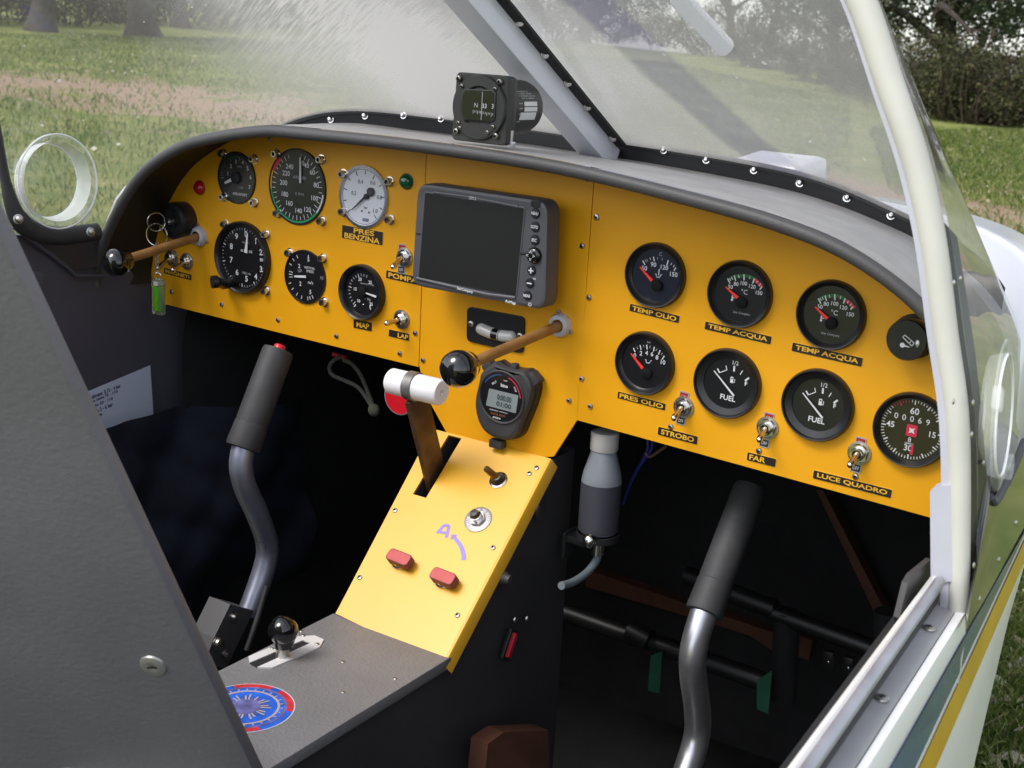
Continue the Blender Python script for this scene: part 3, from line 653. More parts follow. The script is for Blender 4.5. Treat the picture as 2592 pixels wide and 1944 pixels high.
# ------------------------------------------------------------------ round gauges
GG = 'round instruments on the yellow panel'
def gauge(name, label, cx, cz, r, style, screws=(), dialm=DIAL, bezm=BLK, rin=.86, h=.006, roll=0):
    M = FP(cx, cz, 0, roll); t = thing(name, label, 'gauge', M, GG)
    q = MB()
    if style == 'flat': q.lathe([(r, 0), (r, .0012), (r*.985, .0022), (r*rin, .0022), (r*rin, .0006)], bezm, None, 64)
    elif style == 'round': q.lathe([(r, 0), (r, h*.45), (r*.985, h*.8), (r*.95, h), (r*.915, h*.9), (r*rin, h*.45), (r*rin, .0008)], bezm, None, 64)
    else: q.lathe([(r, 0), (r, h*.5), (r*.98, h*.85), (r*.955, h), (r*.93, h*.96), (r*.90, h*.7), (r*.895, h*.62), (r*rin, h*.3), (r*rin, .0008)], bezm, None, 64)
    q.build('bezel', t)
    d = MB(); d.disc(r*(rin+.02), .0010, dialm, None, 56)
    for p in screws:
        s = MB(); x, y = loc(M, p, .006); capscrew(s, Matrix.Translation((x, y, 0))); s.build('mounting_screw', t)
    return t, M, d
def finish(t, d): d.build('dial', t)
ZD = .0014
def needle(t, pts, m, z=.0032, hub=None, hubr=.003, hubm=BLK, w0=.0022, w1=.0008):
    q = MB(); q.bar(pts[0], pts[1], w0, w1, z, z+.0006, m); o = q.build('needle', t)
    if hub: q = MB(); q.lathe([(hubr, .001), (hubr, z+.0006), (hubr*.8, z+.0014), (1e-5, z+.0014)], hubm, Matrix.Translation((hub[0], hub[1], 0)), 24); q.build('hub', t)
# tachometer
f = Z(540, 370, 10.369)
t, M, d = gauge('tachometer', 'small rev counter marked 1 to 7, upper left corner of the panel', -.5945, .1948, .0302, 'flat', (z2(195, 303), z2(462, 350), z2(202, 678), z2(465, 728)), mat('dial_dusty_grey', (.030, .030, .030), .35, coat=.3, vary=.5, vscale=60), rin=.95)
for n_, p in (('1', (405, 715)), ('2', (485, 520)), ('3', (615, 405)), ('4', (793, 425)), ('5', (925, 590)), ('6', (1000, 815)), ('7', (975, 1075))): d.text(n_, loc(M, f(*p)), ZD, WHT, size=.0062, bold=.02)
for k in range(21): d.tick((0, 0), -95+k*7.2, .0225 if k % 5 else .0205, .0252, .0006 if k % 5 else .0008, ZD, GRYP if k > 14 or k < 3 else mat('pale_green_print', (.12, .25, .16), .5))
d.text('RPM', loc(M, f(715, 540)), ZD, GRYP, w=.0065); d.text('x 1000', loc(M, f(735, 1085)), ZD, GRYP, w=.008); d.text('AEROSPORT', loc(M, f(720, 1262)), ZD, WHT, w=.0235, bold=.015)
finish(t, d); needle(t, [(0, 0), (-.0165, -.0075)], WHT, hub=(0, 0), hubr=.0068, hubm=BLKM, w0=.0045, w1=.0024)
# airspeed
t, M, d = gauge('airspeed_indicator', 'large airspeed dial with red yellow green arc, top row', -.5006, .1938, .0428, 'flat', (z2(655, 305), z2(1040, 355), z2(668, 818), z2(1045, 885)), DIALG, rin=.955)
for n_, p in (('30', (905, 382)), ('40', (945, 403)), ('60', (995, 463)), ('80', (1028, 572)), ('100', (1015, 685)), ('120', (955, 783)), ('140', (878, 792)), ('160', (798, 728)), ('180', (760, 650)), ('200', (748, 550)), ('220', (770, 470)), ('240', (800, 412))): d.text(n_, loc(M, z2(*p)), ZD, WHT, size=.0076, bold=.012)
for k in range(36): d.tick((0, 0), 10+k*9.4, .033 if k % 2 else .0315, .0372, .0008, ZD, WHT)
d.arc(.0382, .0402, 97, 130, ZD+.0002, WHT); d.arc(.0382, .0402, 130, 262, ZD+.0002, GRNP); d.arc(.0382, .0402, 262, 293, ZD+.0002, mat('amber_print', (.70, .38, .04), .5)); d.arc(.036, .0402, 293, 320, ZD+.0002, mat('red_arc', (.6, .03, .05), .5))
d.text('AIRSPEED', loc(M, z2(885, 508)), ZD, GRYP, w=.019); d.text('K M H', loc(M, z2(885, 650)), ZD, GRYP, w=.012)
finish(t, d); needle(t, [loc(M, z2(878, 556), .004), loc(M, z2(877, 333), .004)], WHT, z=.0025, w0=.0026, w1=.0018)
# altimeter
t, M, d = gauge('altimeter', 'large black altimeter with digits 0 to 9 and a setting knob', -.5833, .103, .0428, 'round', (z2(215, 912), z2(565, 1000), z2(565, 1487)), DIAL, rin=.86, h=.009)
for n_, p in (('0', (462, 988)), ('1', (545, 1050)), ('2', (588, 1145)), ('3', (590, 1290)), ('4', (545, 1352)), ('5', (465, 1372)), ('6', (385, 1315)), ('7', (335, 1210)), ('8', (335, 1093)), ('9', (380, 1008))): d.text(n_, loc(M, z2(*p), -.007), ZD, WHT, size=.0096, bold=.015)
for k in range(50): d.tick((0, 0), k*7.2+4, .0325 if k % 5 else .031, .0352, .0006 if k % 5 else .0009, ZD, GRYP if k % 5 else WHT)
d.text('100 FEET', loc(M, z2(462, 1063), -.007), ZD, GRYP, w=.012); d.text('ALTITUDE', loc(M, z2(465, 1135), -.007), ZD, WHT, w=.019); d.text('1000 mb', loc(M, z2(465, 1325), -.007), ZD, GRYP, w=.014); d.box((*loc(M, z2(595, 1210), -.007), ZD), (.005, .0035, .0004), GRYP)
finish(t, d); needle(t, [loc(M, z2(455, 1150), -.004), loc(M, z2(470, 985), -.004)], WHT, hub=None, w0=.0048, w1=.0012)
q = MB(); kx, ky = loc(M, z2(260, 1425), .006); q.tube([(kx+.012, ky+.008, .004), (kx, ky, .007), (kx-.004, ky-.001, .012)], .0055, BLK, seg=16)
k2 = loc(M, z2(135, 1405), .03); q.tube([(kx-.003, ky, .010), (k2[0]+.003, k2[1], .027)], .006, BLK, seg=18); q.tube([(k2[0]+.003, k2[1], .026), (k2[0], k2[1], .032)], .0075, BLK, seg=20); q.build('setting_knob', t)
# vertical speed
t, M, d = gauge('vertical_speed_indicator', 'small vertical speed dial with white needle pointing left', -.4873, .0937, .0310, 'flat', (z2(768, 1160), z2(1052, 1208), z2(1067, 1585)), DIAL, rin=.94)
for n_, p in (('5', (962, 1212)), ('2', (882, 1268)), ('2', (892, 1420)), ('5', (978, 1492))): d.text(n_, loc(M, z2(*p)), ZD, WHT, size=.0068, bold=.01)
for a_ in (-62, -45, -28, 12, 168, 190, 208, 228, 245, 160, 150): d.tick((0, 0), a_, .0225, .0265, .0008, ZD, WHT)
for a_ in (-90-8, -90+8, 270): d.tick((0, 0), a_, .0185, .024, .0007, ZD, WHT)
d.text('VERTICAL', loc(M, z2(970, 1285)), ZD, WHT, w=.0165); d.text('SPEED', loc(M, z2(975, 1315)), ZD, WHT, w=.011); d.text('m/s', loc(M, z2(980, 1410)), ZD, WHT, w=.0075); d.text('UP', loc(M, z2(888, 1310)), ZD, GRYP, w=.006); d.text('10', loc(M, z2(1078, 1370)), ZD, GRYP, w=.004)
finish(t, d); needle(t, [loc(M, z2(930, 1362), .003), loc(M, z2(832, 1358), .003)], WHT, z=.0024, w0=.0028, w1=.002)
# fuel pressure
t, M, d = gauge('pressure_gauge', 'white faced pressure gauge with chrome rim above PRES BENZINA label', -.404, .193, .0345, 'flat', (z2(1232, 480), z2(1628, 545), z2(1232, 805), z2(1632, 872)), DIALW, mat('bright_rim', (.62, .62, .66), .22, 1), rin=.90)
BP = mat('black_print', (.015, .015, .02), .5)
for n_, p in (('0.2', (1352, 640)), ('0.4', (1410, 543)), ('0.6', (1515, 553)), ('0.8', (1572, 678)), ('1.0', (1538, 795))): d.text(n_, loc(M, z2(*p)), ZD, BP, size=.0060)
for k in range(11): d.tick((0, 0), -135+27*k+4, .0245 if k % 2 else .0235, .0285, .0009, ZD, BP)
d.arc(.0292, .0298, 0, 360, ZD, mat('grey_line', (.12, .13, .2), .5)); d.text('bar', loc(M, z2(1455, 765)), ZD, BP, w=.005); d.box((*loc(M, z2(1453, 872)), ZD), (.0085, .0035, .0003), mat('grey_mark', (.2, .21, .28), .5))
for p in ((1422, 795), (1482, 808)): d.disc(.0012, ZD, BP, None, 10, *loc(M, z2(*p)))
finish(t, d); hb = loc(M, z2(1487, 632), .003); needle(t, [hb, loc(M, z2(1330, 785), .003)], BP, hub=hb, hubr=.0046, hubm=mat('dark_hub', (.05, .05, .055), .4), w0=.0030, w1=.0010)
q = MB(); q.lathe([(.003, .001), (.003, .0042), (1e-5, .0044)], BP, Matrix.Translation((*loc(M, z2(1452, 672), .003), 0)), 18); q.build('pivot', t)
# manifold pressure
f = Z(860, 660, 10.369)
t, M, d = gauge('manifold_gauge', 'small black manifold pressure gauge above the MAP label', -.4021, .0888, .0311, 'round', (), DIAL, rin=.83, h=.008)
for n_, p in (('10', (580, 1035)), ('15', (490, 725)), ('20', (615, 470)), ('25', (880, 550)), ('35', (905, 1120))): d.text(n_, loc(M, f(*p), -.004), ZD, WHT, size=.0050, bold=.015)
for k in range(14): d.tick((0, 0), -140+k*12, .0175 if k % 5 else .016, .0205, .0007, ZD, GRYP if k % 5 else WHT)
d.tick((0, 0), 145, .018, .0215, .0012, ZD, WHT); d.tick((0, 0), -148, .018, .0215, .0012, ZD, WHT)
d.text('MANIFOLD PRESS', loc(M, f(740, 612)), ZD, GRYP, w=.0195); d.text('in Hg', loc(M, f(745, 1010)), ZD, GRYP, w=.009)
for p in ((640, 1145), (828, 1185)): d.ball((*loc(M, f(*p)), ZD), .0011, CHR, None, 10)
finish(t, d); needle(t, [loc(M, f(770, 830), -.002), loc(M, f(1040, 930), -.002)], WHT, hub=(0, 0), hubr=.0065, hubm=HUBM, w0=.0012, w1=.0024)
# right hand engine gauges
def engine(name, label, cx, cz, r, f, nums, piv, ticks, na, extra, dialm=DIAL, nm=REDN, size=.0060, rin=.80, style='step', nw=.0032):
    t, M, d = gauge(name, label, cx, cz, r, style, (), dialm, BLK, rin=rin, h=.0075)
    for n_, p in nums: d.text(n_, loc(M, f(*p)), ZD, WHT, size=size, bold=.012)
    for p0_, p1_, w, m in ticks: d.bar(loc(M, f(*p0_)), loc(M, f(*p1_)), w, w, ZD, ZD+.0001, m)
    extra(d, M)
    finish(t, d); needle(t, [loc(M, f(*na[0]), .0034), loc(M, f(*na[1]), .0034)], nm, hub=loc(M, f(*piv), .003) if piv else None, hubr=.0054, hubm=HUBM, w0=nw, w1=.0009)
    return t
def oil_can(d, M, c, s):
    d.prism([(c[0]+x*s, c[1]+y*s) for x, y in ((-.9, .35), (-.55, .2), (-.5, -.5), (.5, -.5), (.6, .15), (1.1, .45), (1.15, .3), (.55, -.2), (.45, -.65), (-.6, -.65), (-.7, .05), (-1, .2))], ZD, ZD+.0001, WHT)
def ex(d, M):
    c = loc(M, z5(640, 497)); oil_can(d, M, c, .0034); d.bar((c[0]+.0003, c[1]), (c[0]+.0003, c[1]+.006), .0009, .0009, ZD, ZD+.0001, WHT); d.text('C', loc(M, z5(660, 316)), ZD, GRYP, w=.003)
T_ = [((505, 370), (525, 408), .0011, WHT), ((525, 362), (537, 385), .0006, GRYP), ((538, 358), (549, 380), .0006, GRYP), ((566, 345), (575, 366), .0006, WHT), ((598, 338), (606, 378), .0011, WHT), ((632, 342), (634, 362), .0006, GRYP), ((672, 348), (674, 370), .0006, GRYP), ((726, 368), (713, 410), .0011, WHT), ((757, 390), (745, 410), .0006, WHT), ((779, 408), (768, 428), .0006, WHT), ((790, 432), (775, 458), .0011, WHT)]
engine('oil_temperature_gauge', 'oil temperature gauge with a bluish painted reflection and red needle, above TEMP OLIO', -.0475, .1574, .0311, z5, (('50', (520, 437)), ('90', (598, 405)), ('120', (692, 430)), ('150', (772, 490))), (620, 590), T_, ((580, 545), (476, 428)), ex, DIALBR)
def water(name, label, cx, cz, f, nums, cpt, star, piv, arcs, tk, na, fpt):
    def ex(d, M):
        d.text('°C', loc(M, f(*cpt)), ZD, WHT, size=.0062); d.text('Star Company', loc(M, f(*star)), ZD, GRYP, w=.0165, ang=-1)
        P = [loc(M, f(*p)) for p in arcs[0]]; Q = [loc(M, f(*p)) for p in arcs[1]]
        for L, m in ((P, GRND), (Q, REDP)):
            for a, b_ in zip(L[:-1], L[1:]): d.bar(a, b_, .0030, .0030, ZD-.0002, ZD-.0001, m)
        c = loc(M, f(*fpt)); d.bar((c[0], c[1]-.002), (c[0], c[1]+.002), .0011, .0011, ZD, ZD+.0001, WHT); d.bar(c, (c[0]+.0022, c[1]), .0007, .0007, ZD, ZD+.0001, WHT); d.disc(.0011, ZD+.0001, WHT, None, 10, c[0], c[1]-.002)
    return engine(name, label, cx, cz, .0311 if cx < .1 else .0311, f, nums, piv, tk, na, ex, size=.0049, rin=.82)
def shift(tk, dx, dy): return [((a[0]+dx, a[1]+dy), (b_[0]+dx, b_[1]+dy), w, m) for a, b_, w, m in tk]
tk1 = [((1235, 525), (1257, 570), .0010, WHT), ((1250, 522), (1262, 545), .0006, WHT), ((1268, 510), (1278, 535), .0006, WHT), ((1293, 500), (1305, 545), .0010, WHT), ((1328, 492), (1335, 520), .0006, WHT), ((1376, 490), (1377, 540), .0011, WHT), ((1428, 505), (1422, 530), .0006, WHT), ((1467, 525), (1450, 568), .0011, WHT), ((1495, 545), (1482, 565), .0007, WHT), ((1520, 570), (1505, 590), .0007, WHT), ((1532, 595), (1512, 620), .0011, WHT)]
water('water_temperature_gauge', 'water temperature gauge left of its twin, in the middle of the upper engine row', .0386, .1522, z5, (('50', (1260, 597)), ('80', (1308, 572)), ('100', (1375, 567)), ('120', (1448, 595)), ('150', (1506, 648))), (1380, 640), (1355, 826), (1345, 735), (((1240, 545), (1290, 510), (1376, 500), (1428, 510), (1465, 530)), ((1468, 535), (1500, 560), (1530, 600))), tk1, ((1318, 695), (1213, 598)), (1275, 690))
f6 = lambda x, y: z6(x-1942*0, y)
tk2 = [((a[0]-1105+318-3, a[1]+2), (b_[0]-1105+318-3, b_[1]+2), w, m) for a, b_, w, m in tk1]
water('water_temperature_gauge', 'water temperature gauge beside the cigarette lighter, last of the upper engine row', .1247, .1466, z6, (('50', (460, 597)), ('80', (513, 573)), ('100', (587, 571)), ('120', (662, 605)), ('150', (720, 664))), (583, 648), (548, 838), (548, 745), (((440, 545), (500, 510), (588, 500), (645, 515), (680, 540)), ((685, 545), (720, 572), (755, 610))), tk2, ((518, 703), (412, 600)), (470, 695))
T2 = [((425, 1122), (440, 1158), .0010, WHT), ((452, 1112), (465, 1132), .0006, GRYP), ((482, 1098), (492, 1138), .0010, WHT), ((510, 1096), (516, 1116), .0006, GRYP), ((540, 1094), (543, 1135), .0010, WHT), ((568, 1102), (569, 1125), .0006, GRYP), ((605, 1112), (598, 1152), .0010, WHT), ((628, 1130), (618, 1148), .0006, GRYP), ((655, 1142), (640, 1178), .0010, WHT), ((675, 1165), (664, 1183), .0006, GRYP), ((692, 1190), (672, 1222), .0010, WHT)]
engine('oil_pressure_gauge', 'oil pressure gauge scaled 0 to 10 above the PRES OLIO label', -.0509, .0715, .0311, z5, (('0', (437, 1187)), ('2', (490, 1168)), ('4', (538, 1165)), ('6', (586, 1175)), ('8', (628, 1203)), ('10', (680, 1245))), (530, 1345), T2, ((500, 1300), (398, 1172)), lambda d, M: (oil_can(d, M, loc(M, z5(552, 1235)), .0034), d.text('bar', loc(M, z5(560, 1072)), ZD, GRYP, w=.004)), DIAL)
def fuel(label, cx, cz, f, ox, oy):
    o = lambda x, y: f(x+ox, y+oy)
    def ex(d, M):
        c = loc(M, o(1275, 278)); s = .0026
        d.prism([(c[0]+x*s, c[1]+y*s) for x, y in ((-.75, -1), (.35, -1), (.35, 1.1), (-.1, 1.3), (-.75, 1.1))], ZD, ZD+.0001, WHT); d.prism([(c[0]+x*s, c[1]+y*s) for x, y in ((-.5, .35), (.1, .35), (.1, .85), (-.5, .85))], ZD+.0001, ZD+.0002, DIAL)
        d.bar((c[0]+.9*s, c[1]-.7*s), (c[0]+.9*s, c[1]+.6*s), .0006, .0006, ZD, ZD+.0001, WHT); d.bar((c[0]+.3*s, c[1]-.7*s), (c[0]+.95*s, c[1]-.7*s), .0005, .0005, ZD, ZD+.0001, WHT)
        d.text('FUEL', loc(M, o(1237, 430)), ZD, WHT, w=.0152, h=.0050, ang=-2, bold=.02); d.text('F', loc(M, o(1393, 308)), ZD, WHT, size=.0055, bold=.03); d.text('1/2', loc(M, o(1305, 130)), ZD, WHT, size=.0055)
        d.bar(loc(M, o(1168, 212)), loc(M, o(1228, 190)), .0007, .0007, ZD, ZD+.0001, WHT)
    tk = [((1148, 178), (1168, 215), .0013, WHT), ((1222, 152), (1230, 192), .0007, WHT), ((1294, 155), (1290, 202), .0016, WHT), ((1365, 195), (1343, 230), .0008, WHT), ((1420, 258), (1385, 282), .0016, WHT)]
    return engine('fuel_gauge', label, cx, cz, .0331, o, (), None, tk, ((1285, 415), (1114, 198)), ex, DIAL, WHT, rin=.72, style='fuel', nw=.0018)
fuel('left fuel gauge, between the STROBO and FAR switches', .035, .0678, z8, 0, 0)
fuel('right fuel gauge, below TEMP ACQUA and left of the hour meter', .1223, .0644, z7, -(1242-443)+9-18, 123)
def ex(d, M):
    for k in range(60): d.tick((0, 0), k*6, .0238 if k % 5 else .0222, .0262, .0006 if k % 5 else .001, ZD, WHT if not 55 < k+3 < 62 else REDP)
    for i, n_ in enumerate('00069'): d.text(n_, (-.0145+.0068*i, .0098-.0002*i), ZD, WHT, size=.0072)
    d.text('60', (.0005, .0165), ZD, WHT, size=.0078, bold=.012); d.text('45', (-.0185, .0015), ZD, WHT, size=.0072, bold=.012); d.text('15', (.0178, -.0008), ZD, WHT, size=.0072, bold=.012); d.text('30', (-.001, -.0165), ZD, WHT, size=.0076, bold=.012)
    d.prism(rrect(.0092, .0105, .0012), ZD, ZD+.0001, REDP, Matrix.Translation((.0002, -.0008, 0))); d.prism([(.0035*(1 if k % 2 else .42)*math.cos(R(45*k)), -.0008+.0035*(1 if k % 2 else .42)*math.sin(R(45*k))) for k in range(8)], ZD+.0001, ZD+.0002, WHT, Matrix.Translation((.0002, 0, 0)))
    d.text('8', (-.0006, -.0092), ZD, WHT, size=.006); d.bar((-.0042, -.0125), (.003, -.0125), .0012, .0012, ZD, ZD+.0001, GRYP); d.bar((.0025, -.0125), (.0025, -.022), .0022, .0022, ZD, ZD+.0001, REDP)
t, M, d = gauge('hour_meter', 'hour meter with 60 minute ring and counter, its edge touching the white bow', .2065, .0592, .0330, 'step', (), mat('dial_olive_reflection', (.022, .018, .008), .3, coat=.5), BLK, rin=.84, h=.0075); ex(d, M); finish(t, d)  # olive-brown reflection coloured into the whole hour dial

x, z = PX(z6(1205, 885), .022); M = FP(x, z); t = thing('cigarette_lighter', 'black cigarette lighter knob with white cigarette symbol beside the white bow', 'lighter', M)
q = MB(); q.lathe([(.0190, 0), (.0190, .004), (.0182, .0055), (.0160, .0055), (.0155, .002)], BLK, None, 44); q.build('socket', t)
q = MB(); q.lathe([(.0140, .002), (.0140, .013), (.0165, .0135), (.0172, .015), (.0172, .0225), (.0164, .024), (1e-5, .024)], BLK, None, 60)
for k in range(60): q.box(((.0172)*math.cos(R(6*k)), (.0172)*math.sin(R(6*k)), 0.019), (.0006, .0009, .007), BLK, None, rot=Matrix.Rotation(R(6*k), 4, 'Z'))
q.build('knob', t)
g = lambda px_, py_: loc(M, z6(px_, py_), .0241); q = MB(); a_, b_, c_, d_ = g(1183, 842), g(1168, 862), g(1245, 938), g(1265, 912)
for u_, w_ in ((a_, b_), (b_, c_), (c_, d_), (d_, a_)): q.bar(u_, w_, .0007, .0007, .0241, .0243, WHT)
q.bar(g(1222, 918), g(1242, 892), .0006, .0006, .0241, .0243, WHT); q.disc(.0021, .0242, WHT, None, 20, *g(1163, 930)); q.bar(g(1163, 930), g(1225, 948), .0018, .0005, .0241, .0243, WHT); q.build('symbol', t)
# indicator lamps
for nm, p, c, lb in (('warning_lamp', z1(1706, 597), (.42, .006, .012), 'red warning lamp beside the rev counter'), ('warning_lamp', z2(1785, 543), (.004, .10, .045), 'dark green indicator lamp between pressure gauge and screen unit')):
    x, z = PX(p, .003); t = thing(nm, lb, 'lamp', FP(x, z), 'indicator lamps on the panel'); q = MB(); q.lathe([(.0088, 0), (.0086, .0012), (.0078, .0014)], mat('lamp_rim_'+nm+str(c[0]), tuple(v*.6 for v in c), .3), None, 28); q.build('rim', t)
    q = MB(); q.lathe([(.0079, .001), (.0077, .003), (.006, .0052), (.0035, .0062), (1e-5, .0065)], mat('lamp_lens'+str(c[0]), c, .15, coat=.5), None, 28); q.build('lens', t)

# toggle switches
def toggle(label, nut, tip, plate=None, tipd=.024, s=1.0):
    x, z = PX(nut, .004); M = FP(x, z); t = thing('toggle_switch', label, 'switch', M, 'toggle switches on the panel')
    if plate:
        a = loc(M, plate[0]); b_ = loc(M, plate[1]); ang = math.degrees(math.atan2(a[1]-b_[1], a[0]-b_[0]))-90
        Mp = Matrix.Translation(((a[0]+b_[0])/2, (a[1]+b_[1])/2, 0)) @ Matrix.Rotation(R(ang), 4, 'Z'); L = math.hypot(a[0]-b_[0], a[1]-b_[1])+.0095
        q = MB(); q.prism(rrect(.0098, L, .0006), 0, .0006, mat('plate_grey', (.42, .40, .38), .4, .3), Mp)
        q.prism(rrect(.0078, .0068, .0004), .0006, .0007, mat('on_red', (.32, .012, .03), .45), Mp @ Matrix.Translation((0, L/2-.0045, 0))); q.text('ON', (0, L/2-.0045), .0008, mat('pinkprint', (.6, .3, .3), .5), Mp, w=.0046, h=.003)
        q.prism(rrect(.0078, .0064, .0004), .0006, .0007, mat('off_black', (.012, .012, .014), .45), Mp @ Matrix.Translation((0, -L/2+.0043, 0))); q.text('OFF', (0, -L/2+.0043), .0008, WHT, Mp, w=.0056, h=.0034)
        q.build('on_off_plate', t)
    q = MB(); q.lathe([(.0105*s, .0006), (.0105*s, .0016), (.0085*s, .0018)], STL, None, 26); q.prism(reg(6, .0088*s, 20), .0016, .0042, CHR); q.lathe([(.0062*s, .004), (.0062*s, .0075), (.0052*s, .0085), (.0042*s, .0085), (.0035*s, .0065)], CHR, None, 24); q.build('nut', t)
    tx, ty = loc(M, tip, tipd); q = MB(); b0 = Vector((0, 0, .006)); b1 = Vector((tx, ty, tipd)); dd = (b1-b0)
    q.tube([b0+dd*k for k in (0, .12, .3, .75, .92, 1.0)], [.0030, .0032, .0022, .0030, .0032, .0030], BRASST, seg=14); q.ball(b1, .0031, CHR, None, 14); q.build('lever', t)
    return t
toggle('toggle switch with ON OFF plate above the POMPA label', z2(1765, 1197), z2(1685, 1275), (z2(1762, 1118), z2(1756, 1298)))
toggle('toggle switch above the LAP label, without plate', zc(205, 197), zc(97, 225), None, .026)
toggle('toggle switch with ON OFF plate above the STROBO label', z8(840, 517), z8(770, 605), (z8(856, 420), z8(830, 622)))
toggle('toggle switch with ON OFF plate above the FAR label', z8(1562, 695), z8(1505, 790), (z8(1586, 603), z8(1548, 815)))
toggle('toggle switch with ON OFF plate above the LUCE QUADRO label', z7(782, 845), z7(715, 940), (z7(805, 748), z7(765, 962)))
toggle('left one of two plain toggles above the MAGNETI label', z1(1462, 1200), z1(1358, 1288), None, .028)
toggle('right one of two plain toggles above the MAGNETI label', z1(1592, 1232), z1(1490, 1302), None, .028)

# push-pull ball knobs on rods
def ball_knob(label, base, ballp, L, r):
    x, z = PX(base, .003); M = FP(x, z); t = thing('ball_knob', label, 'control knob', M, 'push-pull ball knobs')
    bx, by = loc(M, ballp, L); e = Vector((bx, by, L)); dr = e.normalized()
    q = MB(); q.lathe([(.0125, 0), (.0125, .002), (.0105, .0065), (.0065, .007)], mat('pale_collar', (.55, .57, .62), .4, .3), None, 30)
    for k in range(3):
        a = R(100+120*k); q.lathe([(.0022, 0), (.002, .003), (1e-5, .0032)], STL, Matrix.Translation((.0135*math.cos(a), .0135*math.sin(a), 0)), 10)
    q.build('collar', t)
    q = MB(); q.tube([Vector((0, 0, 0)), e*.5, e-dr*r*.5], .0052, BRASS, seg=18); q.build('rod', t)
    q = MB(); rot = Vector((0, 0, 1)).rotation_difference(dr).to_matrix().to_4x4(); q.ball(e, r, KNOB, None, 40, (1, 1, .95), rot); q.lathe([(r*.72, -r*1.0), (r*.9, -r*.55)], KNOB, Matrix.Translation(e) @ rot, 30); q.build('ball', t)
    return t
ball_knob('black ball on a brown rod at the far left of the panel', z1(1705, 1015), z1(1000, 1240), .125, .0158)
ball_knob('black ball on a brown rod in front of the stopwatch', D(1208, 703), D(990, 797), .180, .0170)
# heater knob, key ring
x, z = PX(z1(1520, 880), .012); M = FP(x, z); t = thing('rotary_knob', 'round black knob at the left edge of the panel above the MAGNETI switches', 'control knob', M)
q = MB(); q.lathe([(.0225, 0), (.0225, .016), (.0212, .019), (.016, .02), (.0155, .0185), (.008, .0185), (.0075, .0205), (1e-5, .021)], BLK, None, 44); q.build('knob_body', t)
q = MB(); q.lathe([(.0045, .0205), (.004, .023), (.0022, .0232), (1e-5, .0215)], STL, None, 16); q.build('key_barrel', t)
kr = thing('key_chain', 'key ring and chain with a clear green fob hanging at the left panel edge', 'key chain', Matrix.Translation(on(*zK(150, 540), 1, -.03)))
KI = kr.matrix_world.inverted()
def kp(x, y, d=-.03): return KI @ on(*zK(x, y), 1, d)
def ringpts(c, r, tilt, n=24):
    T = Matrix.Rotation(R(tilt), 4, 'Z'); return [c + T @ Vector((r*math.cos(2*math.pi*k/n), 0, r*math.sin(2*math.pi*k/n))) for k in range(n)]
q = MB(); q.tube(ringpts(kp(148, 410), .0135, 20), .0009, CHR, seg=8, closed=True); q.tube(ringpts(kp(140, 230), .011, 70), .0009, CHR, seg=8, closed=True); q.build('key_ring', kr)
q = MB(); a = kp(150, 530); b_ = kp(150, 930)
for k in range(13): q.tube(ringpts(a.lerp(b_, k/12), .0020, 90*(k % 2), 10), .0006, STL, seg=6, closed=True)
q.tube(ringpts(kp(160, 985), .004, 30, 14), .0006, CHR, seg=6, closed=True); q.build('chain', kr)
c0 = kp(175, 1280); FOB = mat('fob_clear', (.75, .85, .62), .08, coat=.5)
FOB.node_tree.nodes['Principled BSDF'].inputs['Transmission Weight'].default_value = .85
hF = (kp(165, 1030)-kp(180, 1530)).length
q = MB(); q.box(c0, (.017, .008, hF), FOB, None, bev=.002); fob = q.build('fob', kr)
q = MB(); q.box(c0+Vector((0, -.0008, -.002)), (.009, .009, hF*.68), mat('fob_green', (.10, .42, .02), .3), None, bev=.001); q.box(c0+Vector((0, -.0008, hF*.38)), (.007, .009, hF*.12), WHT, None, bev=.001); q.build('green_insert', fob)

# ------------------------------------------------------------------ GPS unit
cs = [loc(RX, p, .046) for p in (z4(245, 180), z4(1640, 385), z4(1608, 1535), z4(172, 1270))]
gc = (sum(p[0] for p in cs)/4, sum(p[1] for p in cs)/4); gw = ((Vector(cs[1])-Vector(cs[0])).length+(Vector(cs[2])-Vector(cs[3])).length)/2; gh = ((Vector(cs[3])-Vector(cs[0])).length+(Vector(cs[2])-Vector(cs[1])).length)/2
ga = math.degrees(math.atan2(cs[1][1]-cs[0][1]+cs[2][1]-cs[3][1], cs[1][0]-cs[0][0]+cs[2][0]-cs[3][0]))
M = FP(gc[0], gc[1], 0, ga); gps = thing('navigation_display', 'grey box navigation screen with a column of round buttons, screen switched off', 'display', M)
gl_ = lambda p, z=.046: loc(M, p, z)
q = MB(); c4 = [gl_(p) for p in (z4(240, 176), z4(1648, 382), z4(1618, 1560), z4(168, 1285))]
def round_quad(c4, r, n=5):
    out = []
    for i in range(4):
        a = Vector(c4[i-1]); b_ = Vector(c4[i]); c = Vector(c4[(i+1) % 4]); p = b_+(a-b_).normalized()*r; s = b_+(c-b_).normalized()*r
        for k in range(n+1):
            u = k/n; out.append(tuple((1-u)**2*p+2*u*(1-u)*b_+u*u*s))
    return out
fo = round_quad(c4, .014)
q.rprism(fo, .024, .0462, .0034, GPSM)
q.rprism([(x*.72-.004, y*.72+.002) for x, y in fo], .0005, .026, .002, BLK)
q.tube([(*gl_(z4(232, 728)), .0461), (*gl_(z4(300, 737)), .0461)], .0009, BLKM, seg=8); q.tube([(*gl_(z4(1345, 940)), .0465), (*gl_(z4(1440, 945)), .0465)], .0011, BLKM, seg=8)
sc4 = [gl_(p, .0462) for p in (z4(332, 288), z4(1392, 455), z4(1302, 1398), z4(262, 1200))]
top = [gl_(z4(400, 275), .0462), gl_(z4(860, 330), .0462), gl_(z4(1340, 440), .0462)]
q.build('housing', gps)
